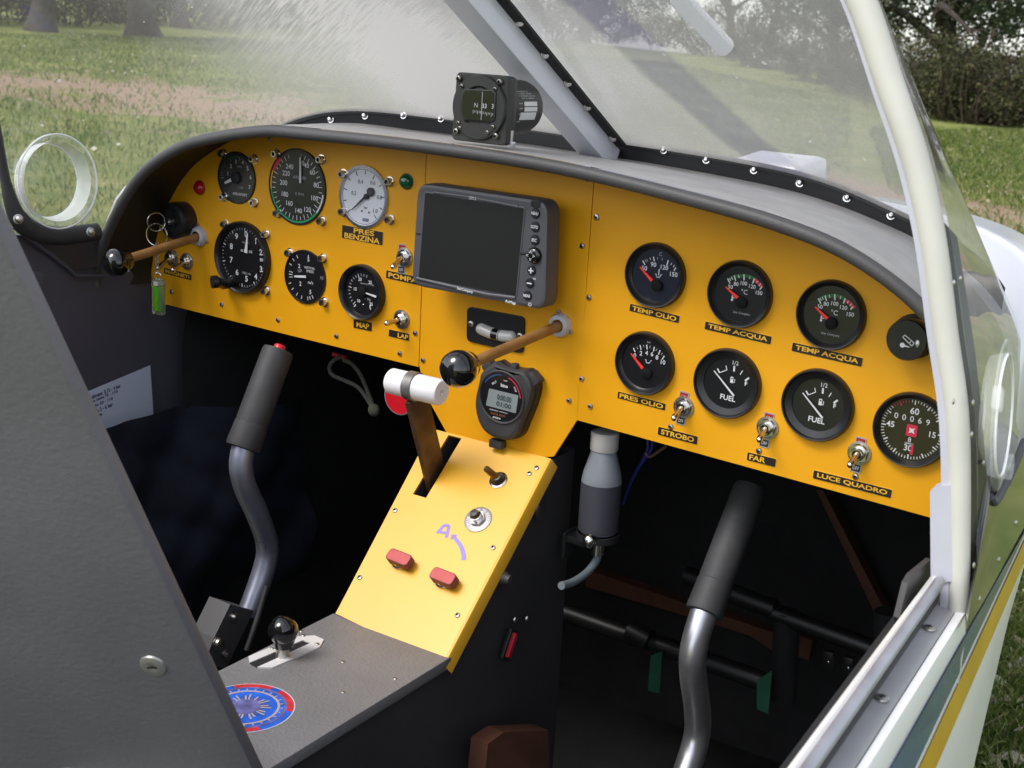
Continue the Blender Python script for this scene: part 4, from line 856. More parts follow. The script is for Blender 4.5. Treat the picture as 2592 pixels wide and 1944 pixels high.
q = MB(); q.rprism(round_quad([tuple(Vector(p)*1.035) for p in sc4], .003), .0455, .0470, .0009, GPSM)
lo_ = [gl_(p, .046) for p in (z4(240, 1210), z4(560, 1285), z4(1000, 1385), z4(1300, 1420))]
q.tube([(x, y, .0458) for x, y in lo_], .0022, GPSM, seg=10); hi_ = [gl_(p, .046) for p in (z4(420, 285), z4(760, 330), z4(1060, 385), z4(1330, 440))]; q.tube([(x, y, .0458) for x, y in hi_], .0020, GPSM, seg=10)
q.build('screen_frame', gps)
q = MB(); q.prism(round_quad(sc4, .0015), .0468, .0473, SCRN); q.build('screen', gps)
q = MB(); q.text('GPS 2', gl_(z4(845, 345)), .0477, WHT, w=.0085, ang=-1, bold=.02); q.build('model_lettering', gps); q = MB(); q.text('StarCompany', gl_(z4(760, 1338), .047), .0484, WHT, w=.0195, ang=-3, bold=.02); q.build('maker_lettering', gps); q = MB(); q.text('AvMap', gl_(z4(1245, 1470)), .0466, WHT, w=.0125, ang=-2, bold=.02); q.build('corner_lettering', gps)
q = MB(); q.text('OK', gl_(z4(1505, 1215)), .0466, WHT, w=.0036, bold=.02); q.build('ok_lettering', gps); q = MB()
pc_ = gl_(z4(1455, 1490)); q.arc(.0013, .0019, 30, 330, .0466, WHT, None, pc_); q.bar((pc_[0], pc_[1]), (pc_[0], pc_[1]+.002), .0005, .0005, .0465, .0466, WHT); q.build('power_mark', gps)
for lab, p, r in (('MENU', (1515, 510), .0052), ('GOTO', (1512, 655), .0052), ('ESC', (1510, 797), .0052), ('joy', (1503, 962), .0083), ('+', (1473, 1125), .0050), ('-', (1455, 1262), .0050), ('NEAR', (1430, 1395), .0050)):
    c = gl_(z4(*p)); q = MB(); T = Matrix.Translation((*c, .0455))
    if lab == 'joy':
        q.lathe([(r, 0), (r*.98, .002), (r*.8, .0045), (r*.5, .0055), (1e-5, .0056)], KNOB, T, 30)
        for k in range(4): q.text('>', (.0036*math.cos(R(90*k))-.0012, .0036*math.sin(R(90*k))), .0062, WHT, T, h=.0026, ang=90*k)
        q.build('joystick', gps)
    else:
        q.lathe([(r, 0), (r*.98, .0012), (r*.85, .002), (1e-5, .0022)], mat('button_black', (.014, .014, .018), .35), T, 26)
        if lab in '+-': q.bar((-.0028, 0), (.0028, 0), .0012, .0012, .0023, .0024, WHT, T)
        else: q.text(lab, (0, 0), .0025, WHT, T, w=.0078 if len(lab) > 3 else .0055, h=.003, bold=.02)
        if lab == '+': q.bar((0, -.0028), (0, .0028), .0012, .0012, .0024, .0025, WHT, T)
        q.build('button', gps)
q = MB(); q.rprism(rrect(.0105, .0068, .0025), 0, .0015, .0005, BLK, Matrix.Translation((*gl_(z4(1515, 408)), .0455))); q.build('sensor_window', gps)

# slip indicator
cs = [PX(p) for p in zz(zc, (783, 83), (1263, 172), (1250, 480), (778, 372))]; sx = sum(p[0] for p in cs)/4; sz = sum(p[1] for p in cs)/4
M = FP(sx, sz); t = thing('slip_indicator', 'black slip indicator plate with a curved liquid tube, below the navigation screen', 'slip indicator', M)
q = MB(); q.rprism(round_quad([loc(M, p) for p in zz(zc, (783, 83), (1263, 172), (1250, 480), (778, 372))], .006), 0, .003, .0006, mat('plate_black', (.007, .007, .008), .45)); q.build('plate', t)
tp = bez([(*loc(M, zc(*p), .004), .0035) for p in ((890, 275), (960, 305), (1020, 322), (1080, 335), (1140, 340))], 6)
q = MB(); LQ = mat('liquid_tube', (.50, .50, .47), .15, coat=.6); q.tube(tp, .0062, LQ, seg=16); q.ball(tp[0], .0062, LQ, None, 16); q.ball(tp[-1], .0062, LQ, None, 16); q.build('tube', t)
q = MB(); q.tube([p+Vector((0, 0, .0003)) for p in tp[9:15]], .0064, KNOB, seg=16); q.build('ball', t)
q = MB(); q.tube([tp[9]+Vector((-.0004, 0, .0003)), tp[9]], .0066, WHT, seg=16); q.tube([tp[15], tp[15]+Vector((.0004, 0, 0))], .0066, BLK, seg=16); q.build('centre_mark', t)
for p in ((805, 230), (1215, 330)):
    q = MB(); screwhead(q, Matrix.Translation((*loc(M, zc(*p), .003), .003)), .0034, .0016); q.build('plate_screw', t)

# stopwatch
sw_c = loc(RX, zs(545, 735), .017); M = FP(sw_c[0], sw_c[1]); t = thing('stopwatch', 'black digital stopwatch fixed to the lower middle of the panel', 'stopwatch', M)
ol = [loc(M, zs(*p), .017) for p in ((235, 235), (330, 160), (410, 105), (480, 150), (560, 190), (640, 225), (740, 250), (860, 258), (925, 262), (985, 320), (1040, 420), (1085, 560), (1070, 700), (1030, 850), (985, 980), (930, 1110), (880, 1230), (830, 1360), (760, 1450), (640, 1500), (480, 1480), (330, 1420), (210, 1320), (130, 1180), (85, 1030), (65, 880), (75, 720), (110, 560), (140, 420), (165, 310))]
ol = [(x, y) for x, y, z in bez([(*p, 0) for p in ol+[ol[0]]], 3)][:-1]
q = MB(); q.rprism([(x*1.0+.002, y*1.0) for x, y in ol], 0, .010, .003, BLK); q.rprism([(x*.985, y*.985) for x, y in ol], .008, .0175, .0045, RUB); q.build('case', t)
rr_ = (Vector(loc(M, zs(540, 255), .0175))-Vector(loc(M, zs(550, 1205), .0175))).length/2; ctr = loc(M, zs(548, 728), .0175); TC = Matrix.Translation((*ctr, 0))
q = MB(); q.lathe([(rr_, .015), (rr_*.99, .0185), (rr_*.96, .0192), (rr_*.91, .0185), (rr_*.90, .0176)], RUB, TC, 50); q.build('bezel', t)
q = MB(); q.disc(rr_*.91, .0178, DIAL, TC, 48); g = lambda x, y: loc(M, zs(x, y), .018)
lc = [g(*p) for p in ((335, 575), (845, 700), (800, 1010), (275, 870))]; q.prism(round_quad(lc, .0012), .0178, .0181, mat('lcd_grey', (.22, .255, .26), .35))
LCD = mat('lcd_digit', (.045, .065, .085), .5); q.text('0:00.00', g(600, 752), .0183, LCD, w=.0175, h=.0062, ang=-2, bold=.035); q.text('01:00', g(590, 868), .0183, LCD, w=.0185, h=.0052, ang=-2, bold=.035)
q.text('bino', g(600, 528), .0182, WHT, w=.0085, ang=-1, bold=.03); q.text('SPLIT', g(425, 475), .0182, WHT, w=.0065, ang=35, bold=.02); q.text('STOP', g(790, 592), .0182, WHT, w=.0058, ang=-58, bold=.02); q.text('MODE', g(620, 442), .0182, WHT, w=.0045, bold=.02)
q.text('WATER RESIST  STOPWATCH', g(495, 975), .0182, WHT, w=.0225, ang=-1, bold=.01); q.text('WATER RESIST', g(490, 1035), .0182, mat('orange_print', (.4, .13, .05), .5), w=.019, ang=-1); q.text('SW2018', g(465, 1090), .0182, WHT, w=.0095, ang=-1, bold=.03)
q.arc(rr_*.80, rr_*.85, -60, -2, .0182, mat('blue_arc', (.02, .06, .2), .5), None, ctr); q.arc(rr_*.80, rr_*.85, 20, 82, .0182, REDP, None, ctr); q.build('face', t)
for p, sz_, a_, nm in (((770, 195), (.007, .007, .008), 0, 'button'), ((1125, 400), (.014, .010, .012), -40, 'button'), ((320, 180), (.013, .008, .010), 38, 'button'), ((465, 1545), (.016, .009, .010), 0, 'cord_loop')):
    c = loc(M, zs(*p), .009); q = MB(); q.box((*c, .0075), sz_, RUB, None, bev=.0018, rot=Matrix.Rotation(R(a_), 4, 'Z')); q.build(nm, t)

# compass on the hood
cs = [loc(RX, z3(*p), .055) for p in ((530, 108), (978, 145), (952, 748), (487, 692))]
cx_, cz_ = sum(p[0] for p in cs)/4, sum(p[1] for p in cs)/4; M = FP(cx_, cz_, .047); t = thing('compass', 'black aircraft compass with square front plate standing on the hood', 'compass', M)
g = lambda x, y, z=.008: loc(M, z3(x, y), z)
q = MB(); c4 = [g(530, 108), g(978, 145), g(952, 748), g(487, 692)]; q.rprism(round_quad(c4, .005), 0, .008, .001, CMPM); q.build('front_plate', t)
rb = (Vector(g(735, 132))-Vector(g(725, 698))).length/2; cb = g(730, 415); T = Matrix.Translation((*cb, 0))
q = MB(); q.lathe([(rb, .008), (rb, .010), (rb*.97, .0112), (rb*.66, .0112), (rb*.60, .0088), (1e-5, .0088)], CMPM, T, 48); q.build('bezel_ring', t)
q = MB(); oc = [g(*p, .0112) for p in ((615, 268), (835, 275), (858, 300), (852, 500), (830, 532), (610, 515), (583, 470), (590, 305))]; q.rprism([tuple(Vector(cb)+(Vector(p)-Vector(cb))*1.1) for p in oc], .0095, .0125, .001, CMPM); q.prism(oc, .0123, .0128, mat('compass_glass', (.006, .006, .008), .08, coat=.7)); q.build('window', t)
q = MB(); q.text('N', g(697, 395, .013), .0131, GRYP, h=.0042, ang=-2); q.text('33', g(768, 402, .013), .0131, WHT, h=.0042); q.text('3', g(840, 405, .013), .0131, WHT, h=.0042)
for k in range(14): a = g(672+k*13, 435+k*2.2, .013); q.bar(a, (a[0], a[1]-.0022-(.0012 if k % 3 == 0 else 0)), .0005, .0005, .0129, .0130, GRYP)
q.bar(g(755, 280, .013), g(742, 522, .013), .0007, .0007, .0133, .0134, GRYP); q.build('card', t)
q = MB(); pl = [g(*p, .0112) for p in ((548, 540), (845, 565), (850, 600), (800, 660), (700, 690), (610, 655), (560, 600))]; q.prism(pl, .0112, .0118, CMPM); q.build('trim_cover', t)
for p in ((557, 165), (908, 195), (535, 618), (875, 660)): q = MB(); screwhead(q, Matrix.Translation((*g(*p, .008), .008)), .0034, .0035, mat('dark_screw', (.25, .24, .21), .35, 1)); q.build('plate_screw', t)
for p in ((577, 230), (862, 255), (548, 548), (845, 582), (797, 630), (560, 590)): q = MB(); screwhead(q, Matrix.Translation((*g(*p, .0115), .0112)), .0022, .002, mat('dark_screw', (.25, .24, .21), .35, 1)); q.build('bezel_screw', t)
q = MB(); q.lathe([(rb*.80, -.002), (rb*.80, -.014), (rb*.86, -.015), (rb*.86, -.060), (rb*.80, -.066), (1e-5, -.068)], CMPM, T, 44); q.box((cb[0], cb[1], -.006), (.058, .058, .012), CMPM, None, bev=.003); q.box((cb[0]-.004, cb[1]+rb*.86, -.03), (.016, .006, .03), CMPM, None, bev=.002); bd = q.build('body', t)
def cyl_plate(q, a0, a1, z0_, z1_, m, rad, n=8):
    rows = [[Vector((cb[0]+rad*math.cos(R(a0+(a1-a0)*k/n)), cb[1]+rad*math.sin(R(a0+(a1-a0)*k/n)), z)) for z in (z0_, z1_)] for k in range(n+1)]; q.grid(rows, m)
q = MB(); RB = rb*.86+.0004
cyl_plate(q, 6, 15, -.052, -.029, WHT, RB); cyl_plate(q, -5, 4, -.052, -.029, WHT, RB); cyl_plate(q, -23, -7, -.051, -.023, WHT, RB)
for j, (a_, w_) in enumerate(((36, .02), (31, .027), (26, .03), (21, .026))):
    for k in range(int(w_/.0016)):
        if rng.random() < .8: cyl_plate(q, a_, a_+2.4, -.022-k*.0016-.0011, -.022-k*.0016, GRYP, RB, 2)
for a_ in (10, 0, -12, -28):
    for k in range(4): cyl_plate(q, a_, a_+2.5, -.0262+k*.0016, -.0262+k*.0016+.0011, GRYP, RB, 2)
q.build('data_plate', bd)
q = MB(); e0 = on(*z3(990, 735), 1, -.045); e1 = on(*z3(1005, 615), 1, -.045); I = M.inverted(); q.tube([I @ e0, I @ e1], .0022, ALU, seg=10); q.box(I @ e0, (.008, .006, .007), ALU, None, bev=.001); q.build('lamp_wire', t)
print('panel ok')

# ------------------------------------------------------------------ centre console
ZT = -.1985
con = thing('centre_console', 'grey centre console with a sloping yellow switch plate', 'console', Matrix.Translation((AX, -.2, -.2)))
CI = con.matrix_world.inverted()
TH = math.degrees(math.atan2(.154, .18)); SM = Matrix.Translation((AX+.005, 0, -.046)) @ Matrix.Rotation(R(TH), 4, 'X')
def sp(p, z=0): return loc(SM, p, z)
def bp4(pts): return [loc(SM, p) for p in pts]
YELC = mat('console_yellow', (.78, .41, .022), .34, vary=.04, vscale=9, bump=.04, bscale=500, rvar=.05, coat=.20); YELC.node_tree.nodes['Principled BSDF'].inputs['Coat Roughness'].default_value = .32; YELC.node_tree.nodes['Principled BSDF'].inputs['Coat IOR'].default_value = 1.95
plate = bp4([D(725, 1325), D(955, 1436), D(1186, 985), D(1160, 975)])+[(-.075, .004)]
plate = [loc(SM, D(725, 1325)), loc(SM, D(953, 1436)), (loc(SM, D(1186, 988))[0], -.0015), (loc(SM, D(925, 940))[0], -.0015)]
slot = bp4([zt(745, 358), zt(815, 383), zt(1000, 0), zt(930, -20)])
a, b_, c, d = plate
# plate built round the lever slot
q = MB(); sl0 = slot
sx0, sx1 = min(p[0] for p in slot)+.001, max(p[0] for p in slot)-.001; sy0 = sum(p[1] for p in slot[:2])/2; sy1 = -.004
def quad2(x0, y0, x1, y1): return [(x0, y0), (x1, y0), (x1, y1), (x0, y1)]
lf = lambda y: a[0]+(d[0]-a[0])*(y-a[1])/(d[1]-a[1]); rg = lambda y: b_[0]+(c[0]-b_[0])*(y-b_[1])/(c[1]-b_[1])
q.prism([(lf(a[1]), a[1]), (rg(b_[1]), b_[1]), (rg(sy0), sy0), (sx1, sy0), (sx0, sy0), (lf(sy0), sy0)], -.0025, 0, YELC, CI @ SM)
q.prism([(lf(sy0), sy0), (sx0, sy0), (sx0, sy1), (lf(sy1), sy1)], -.0025, 0, YELC, CI @ SM)
q.prism([(sx1, sy0), (rg(sy0), sy0), (rg(-.0015), -.0015), (lf(-.0015), -.0015), (lf(sy1), sy1), (sx0, sy1), (sx1, sy1)], -.0025, 0, YELC, CI @ SM)
rb_ = [(rg(b_[1]), b_[1]), (rg(-.0015), -.0015)]
q.grid([[Vector((x, y, 0)) for x, y in rb_], [Vector((x+.0026, y, -.0007)) for x, y in rb_], [Vector((x+.0038, y, -.0025)) for x, y in rb_], [Vector((x+.0055, y, -.015)) for x, y in rb_]], YELC, CI @ SM)
q.build('switch_plate', con)
PUR = mat('purple_paint', (.28, .22, .62), .5)
q = MB(); tS = lambda x, y: sp(zt(x, y))
L = [tS(890, 640), tS(945, 580), tS(980, 585), tS(960, 672)]
for a_, c_ in zip(L[:-1], L[1:]): q.bar(a_, c_, .0034, .0034, .0002, .0004, PUR, CI @ SM)
q.bar(tS(915, 632), tS(968, 640), .003, .003, .0003, .0005, PUR, CI @ SM)
ar_ = bez([(*tS(*p), 0) for p in ((1088, 838), (1086, 790), (1065, 730), (1020, 672))], 6)
q.grid([[Vector((p.x, p.y, .0003)) + (Vector((-(n_.y), n_.x, 0)).normalized()*s_*.0052*(1-.25*k/18)) for s_ in (-.5, .5)] for k, (p, n_) in enumerate(zip(ar_, [ar_[min(i+1, len(ar_)-1)]-ar_[max(i-1, 0)] for i in range(len(ar_))]))], PUR, CI @ SM)
q.prism([tS(990, 690), tS(1040, 652), tS(998, 648)], .0002, .0005, PUR, CI @ SM); q.build('painted_arrow', con)
for p in ((583, 473), (323, 967), (1043, 1245), (1305, 748), (1572, 202), (1625, 160)):
    q = MB(); screwhead(q, CI @ SM @ Matrix.Translation((*tS(*p), 0)), .0029, .0017); q.build('plate_screw', con)
# grey top and dark flanks
xl, xr = -.2885, -.1415
q = MB(); q.box(((xl+xr)/2, -.172-.17, ZT-.006), (xr-xl, .34, .012), GREY, CI, bev=.0022); q.build('console_top', con)
q = MB(); fl = [(-.51, ZT-.006), (-.186, ZT-.009), (-.184, ZT-.008), (.0, -.0515), (.03, -.0515), (.05, -.02), (.055, -.62), (-.51, -.62)]
YZm = Matrix(((0, 0, 1, 0), (1, 0, 0, 0), (0, 1, 0, 0), (0, 0, 0, 1)))
def flx(y): return -.1460-.0075*max(0, min(1, (y+.186)/.19))
ztf = lambda y: ZT-.008 if y < -.186 else (-.2065+(y+.186)*.834 if y < 0 else -.051)
q.grid([[Vector((flx(y), y, ztf(y))), Vector((flx(y), y, -.35)), Vector((flx(y), y, -.62))] for y in (-.51, -.4, -.1861, -.186, -.12, -.06, 0, .03, .055)], DARK, CI, smooth=False); q.grid([[Vector((flx(.055), .055, -.051)), Vector((flx(.055), .055, -.62))], [Vector((-.28, .056, -.051)), Vector((-.28, .056, -.62))]], DARK, CI, smooth=False); q.build('right_flank', con)
q = MB(); q.prism(fl, xl+.003, xl+.010, DARK, CI @ YZm); q.build('left_flank', con)
CT = Matrix.Translation((AX, -.3, ZT)); ck = lambda x, y: loc(CT, zk(x, y))
for p in ((1740, 752), (988, 372), (1325, 860), (1322, 618)): q = MB(); screwhead(q, CI @ CT @ Matrix.Translation((*ck(*p), 0)), .0022, .0009); q.build('top_screw', con)
# round sticker
stc = ck(535, 985); e1 = ck(940, 985); rad = abs(e1[0]-stc[0])*1.0
stc = ck(545, 985)
rad = (Vector(ck(940, 975))-Vector(stc)).length
RED_S = mat('sticker_red', (.55, .03, .04), .35, vary=.4, vscale=70); BLU_S = mat('sticker_blue', (.02, .12, .62), .35, vary=.45, vscale=60); VIO = mat('sticker_violet', (.13, .13, .34), .35, vary=.5, vscale=90)
q = MB(); T = CI @ CT @ Matrix.Translation((*stc, 0)); q.disc(rad, .0004, WHT, T, 64); q.disc(rad*.975, .0006, BLU_S, T, 64)
q.arc(rad*.84, rad*.968, 5, 62, .0008, RED_S, T); q.arc(rad*.84, rad*.968, -60, -8, .0008, RED_S, T); q.arc(rad*.84, rad*.968, 118, 200, .0008, RED_S, T)
q.arc(rad*.78, rad*.84, 0, 360, .0008, VIO, T); q.arc(rad*.64, rad*.69, 0, 360, .0008, mat('sticker_tan', (.50, .38, .36), .4), T)
for k in range(26): q.tick((0, 0), k*13.8, rad*.70, rad*.76, .0014, .0008, GRYP, T)
for k in range(32): q.tick((0, 0), k*11.25, rad*.2, rad*(.40+.06*(k % 3)), .0016, .0010, (VIO, mat('sticker_tan', (.5, .38, .36), .4), GRYP)[k % 3], T)
q.disc(rad*.30, .0012, VIO, T, 20); st = q.build('round_sticker', con, 'round blue sticker with red and white rim')
# flap lever
fl_t = thing('flap_lever', 'steel flap lever with a white plastic grip, standing in the console slot', 'lever', Matrix.Translation(SM @ Vector(((sx0+sx1)/2, -.03, 0))))
FI = fl_t.matrix_world.inverted(); xL = (SM @ Vector(((sx0+sx1)/2, 0, 0))).x
hm = on(*D(893, 834), 0, xL); base_ = SM @ Vector(((sx0+sx1)/2, sy0+.022, -.03))
LVM = mat('worn_brown_steel', (.105, .060, .035), .38, .45, vary=.35, vscale=60); LVE = mat('worn_edge', (.20, .19, .18), .4, .5, vary=.3, vscale=80)
dv = (hm-base_).normalized(); wv = dv.cross(Vector((1, 0, 0))).normalized()
LM = Matrix(((1, wv.x, dv.x, 0), (0, wv.y, dv.y, 0), (0, wv.z, dv.z, 0), (0, 0, 0, 1)))
LM = FI @ Matrix.Translation((base_+hm)/2) @ LM
q = MB(); q.box((0, 0, -.008), (.0065, .030, (hm-base_).length-.006), LVM, LM, bev=.001); q.build('lever_bar', fl_t)
q = MB(); q.lathe([(.0135, -.0055), (.0150, -.0052), (.0150, .0052), (.0135, .0055)], LVE, FI @ Matrix.Translation(hm) @ Matrix.Rotation(R(90), 4, 'Y'), 30); q.build('grip_clamp', fl_t)
gr0 = on(*D(848, 818), 0, xL-.045); gr1 = on(*D(944, 848), 0, xL+.042)
gd = (gr1-gr0); gv = Vector((1, 0, 0)); half = .0325
q = MB(); q.lathe([(1e-5, -half), (.0115, -half), (.0134, -half+.002), (.0134, half-.002), (.0120, half), (.0030, half), (.0028, half-.004), (1e-5, half-.004)], NYL, FI @ Matrix.Translation(hm+Vector((.003, 0, 0))) @ Matrix.Rotation(R(90), 4, 'Y'), 36); q.build('grip', fl_t)
# red round reflector behind the grip
w = on(*D(862, 858), 1, .004); t = thing('round_reflector', 'round red disc with pale rim behind the white lever grip', 'reflector', FP(w.x, w.z, -.004)); q = MB(); q.lathe([(.0205, -.004), (.0205, 0), (.0190, .001), (.0190, .0005)], GRYP, None, 36); q.build('rim', t); q = MB(); q.disc(.0192, .0007, mat('reflector_red', (.60, .01, .02), .3), None, 36); q.build('red_face', t)
# console plate controls
ca = tS(1345, 250); t = thing('choke_toggle', 'dark bat handled toggle in a chrome ring at the top of the sloping plate', 'switch', SM @ Matrix.Translation((*ca, 0)))
q = MB(); q.lathe([(.0098, 0), (.0098, .0012), (.0080, .002), (.0080, .0008)], CHR, None, 30); q.lathe([(.0082, .0008), (.0066, .004), (.0050, .0075), (1e-5, .008)], BLK, None, 24); q.build('ring', t)
I = (SM @ Matrix.Translation((*ca, 0))); tp_ = loc(I, zt(1245, 160), .020); q = MB(); q.tube([(0, 0, .004), (tp_[0]*.5, tp_[1]*.5, .013), (tp_[0]*.85, tp_[1]*.85, .019), (tp_[0], tp_[1], .0205)], [.0042, .0036, .0034, .0026], mat('amber_handle', (.16, .075, .02), .3, .4), seg=14); q.build('handle', t)
cb_ = tS(1195, 540); t = thing('push_breaker', 'round push breaker with silver lettered ring on the sloping plate', 'switch', SM @ Matrix.Translation((*cb_, 0)))
q = MB(); q.lathe([(.0148, 0), (.0148, .0008), (.0142, .0011), (.008, .0011)], mat('breaker_grey', (.32, .31, .31), .4, .5), None, 36)
for k, ch in enumerate('PUSH TO RESET CIRCUIT BREAK'):
    if ch != ' ': q.text(ch, (.0113*math.cos(R(150-k*12.5)), .0113*math.sin(R(150-k*12.5))), .0013, WHT, None, h=.0027, ang=60-k*12.5, bold=.03)
q.build('lettered_ring', t); q = MB(); q.prism(reg(6, .0085, 10), .001, .0045, CHR); q.lathe([(.0062, .0045), (.0062, .0085), (.005, .009), (.0046, .008)], CHR, None, 24); q.build('nut', t)
q = MB(); q.lathe([(.0045, .006), (.0045, .0125), (.0040, .0135), (1e-5, .0137)], BLK, None, 22); q.build('button', t)
PNK = mat('faded_red', (.50, .062, .06), .5, vary=.12, vscale=80); PNKD = mat('dark_red_edge', (.16, .03, .035), .5)
for lb, cpt in (('left faded red breaker tab on the sloping plate', (632, 845)), ('right faded red breaker tab, nearer the bent edge of the plate', (955, 985))):
    c = tS(cpt[0]+12, cpt[1]+18); t = thing('breaker_tab', lb, 'breaker', SM @ Matrix.Translation((*c, 0)) @ Matrix.Rotation(R(-3), 4, 'Z'), 'red breaker tabs'); q = MB(); q.lathe([(.0075, 0), (.0075, .002), (.006, .003), (.006, .007)], CHR, Matrix.Translation((-.004, -.001, 0)), 22); q.build('collar', t)
    q = MB(); q.rprism(rrect(.0285, .0135, .0042), .004, .0135, .001, PNKD, None, PNK); q.build('tab', t)
# trim lever on the grey top
t0 = ck(850, 545); t = thing('trim_lever', 'small black ball lever in a slotted aluminium plate on the grey console top', 'lever', CT @ Matrix.Translation((*t0, 0))); TI = CT @ Matrix.Translation((*t0, 0)); tk_ = lambda x, y, z=.001: loc(TI, zk(x, y), z)
ALP = mat('alu_plate', (.72, .71, .71), .45, .15, vary=.06, vscale=30)
o_ = [tk_(*p) for p in ((565, 575), (945, 415), (1095, 408), (1168, 440), (1135, 500), (755, 665), (635, 662))]; i_ = [tk_(*p) for p in ((575, 625), (1000, 445), (1062, 468), (640, 660))]
q = MB()
q.prism([o_[0], o_[1], o_[2], i_[1], i_[0]], 0, .0014, ALP); q.prism([o_[2], o_[3], o_[4], i_[2], i_[1]], 0, .0014, ALP); q.prism([o_[4], o_[5], o_[6], i_[2]], 0, .0014, ALP)
q.prism([i_[0], i_[1], i_[2], o_[6]], -.0006, .0004, BLKM); q.build('slotted_plate', t)
for p in ((757, 512), (1005, 412), (1115, 480), (882, 582)): q = MB(); screwhead(q, Matrix.Translation((*tk_(*p), .0014)), .0024, .0012); q.build('plate_screw', t)
l0 = Vector((*tk_(835, 570), 0)); l1 = TI.inverted() @ on(*zk(845, 365), 1, (TI @ l0).y)
q = MB(); q.tube([l0, l0.lerp(l1, .45), l1], [.0062, .0062, .0055], STL, seg=20); q.build('stalk', t); q = MB(); q.ball(l1, .0138, KNOB, None, 36); q.lathe([(.009, -.016), (.0105, -.011), (.011, -.008)], KNOB, Matrix.Translation(l1), 28); q.build('ball', t)
# things on the right flank of the console
def flank(p, d=-.0055): return on(*p, 0, xr+d)
FY = Matrix(((0, 0, 1, 0), (1, 0, 0, 0), (0, 1, 0, 0), (0, 0, 0, 1)))      # local z = +X
for lb, p in (('small chrome screw, the lower left of a pair on the dark console flank', (190, 968)), ('small chrome screw, upper right of a pair on the dark console flank', (246, 963))):
    w = flank(zb(*p)); q = MB(); screwhead(q, FY, .0036, .0022); o = q.build('flank_screw'); o.matrix_world = Matrix.Translation(w); tag(o, lb, 'screw', 'screws on the console flank')
w = flank(zb(125, 772)); t = thing('cable_boss', 'grey round boss on the dark console flank beside the yellow edge', 'fitting', Matrix.Translation(w)); q = MB(); q.lathe([(.008, 0), (.0075, .004), (.005, .008), (.0045, .011), (1e-5, .0112)], mat('dull_grey', (.07, .065, .065), .5, .3), FY, 22); q.build('boss', t)
w = flank(zb(288, 470)); t = thing('clip', 'small dull metal clip on the dark console flank', 'fitting', Matrix.Translation(w)); q = MB(); q.box((.002, 0, 0), (.004, .008, .014), mat('dull_clip', (.06, .055, .05), .5, .3), None, bev=.0015, rot=Matrix.Rotation(R(25), 4, 'X')); q.build('clip_body', t)
w = flank(zb(150, 1080)); t = thing('rocker_switch', 'red rocker switch in a black frame low on the console flank', 'switch', Matrix.Translation(w) @ Matrix.Rotation(R(-30), 4, 'X')); q = MB(); q.box((.002, .002, 0), (.006, .018, .032), BLK, None, bev=.002); q.build('frame', t); q = MB(); q.box((.006, 0, 0), (.006, .007, .026), mat('rocker_red', (.42, .008, .02), .35), None, bev=.002); q.build('rocker', t)

# ------------------------------------------------------------------ control sticks
def stick(name, label, cen, rads, X, grip_pts, grip_r, band, group, metal, extra=None):
    P = [on(*p, 0, x) for p, x in cen]; t = thing(name, label, 'control stick', Matrix.Translation(P[-1]), group); I = t.matrix_world.inverted()
    q = MB(); q.tube(bez([I @ p for p in P], 8), rads, metal, seg=24); q.build('tube', t)
    G = [on(*p, 0, x) for p, x in grip_pts]; g0, g1 = I @ G[0], I @ G[1]
    ax = (g0-g1); L = ax.length; T = Matrix.Translation(g1) @ Vector((0, 0, 1)).rotation_difference(ax.normalized()).to_matrix().to_4x4()
    q = MB(); q.lathe([(rads*.9, -.001), (grip_r*1.06, 0), (grip_r*1.10, .004), (grip_r*1.05, L*band-.001), (grip_r*1.0, L*band)], RUB, T, 36); q.build('grip_collar', t)
    q = MB(); q.lathe([(grip_r*1.0, L*band-.002), (grip_r*1.03, L*band+.002), (grip_r*1.02, L*.6), (grip_r*1.0, L-.004), (grip_r*.93, L-.0005), (grip_r*.8, L), (1e-5, L)], RUB, T, 36); gp_ = q.build('grip', t)
    return t, T, L, I, gp_
STK = mat('stick_tube', (.50, .50, .54), .34, .9, vary=.25, vscale=18, rvar=.12); STKD = mat('dark_stick_tube', (.40, .42, .52), .36, .8, vary=.25, vscale=18, rvar=.1)
xa = -.47
t, T, L, I, gp_ = stick('control_stick', 'left control stick with a red button on top, dark grip and bent tube', [(D(565, 860), xa), (D(524, 975), xa), (D(526, 1040), xa), (D(556, 1110), xa), (D(577, 1175), xa), (D(570, 1230), xa), (D(535, 1330), xa)], .0128, xa, [(D(602, 755), xa), (D(524, 968), xa)], .0175, .25, 'control sticks', STKD)
q = MB(); q.lathe([(.0066, L-.001), (.0066, L+.003), (.0052, L+.0048), (1e-5, L+.005)], mat('button_red', (.62, .01, .02), .35), T @ Matrix.Translation((.004, -.004, 0)), 22); q.build('red_button', gp_)
br = [(on(*zl(x, y), 0, xa+.016)) for x, y in ((1075, 1345), (1185, 1375), (1095, 1560), (1060, 1640), (945, 1640), (1000, 1500))]
q = MB(); q.prism([((I @ p).y, (I @ p).z) for p in br], -.016, .016, mat('bracket_grey', (.085, .085, .09), .5, .2), YZm); q.build('socket_bracket', t)
for p, r_ in ((zl(1085, 1403), .0045), (zl(1017, 1525), .0062), (zl(1050, 1580), .005)): w = I @ on(*p, 0, xa+.016); rivet('bolt', w, Vector((1, 0, 0)), t, r_, STL)
q = MB(); q.tube([I @ on(*zl(x, y), 0, xa+.03) for x, y in ((1245, 1260), (1205, 1400), (1150, 1560))], .003, RUB, seg=8); q.build('button_cable', t)
xb = .03
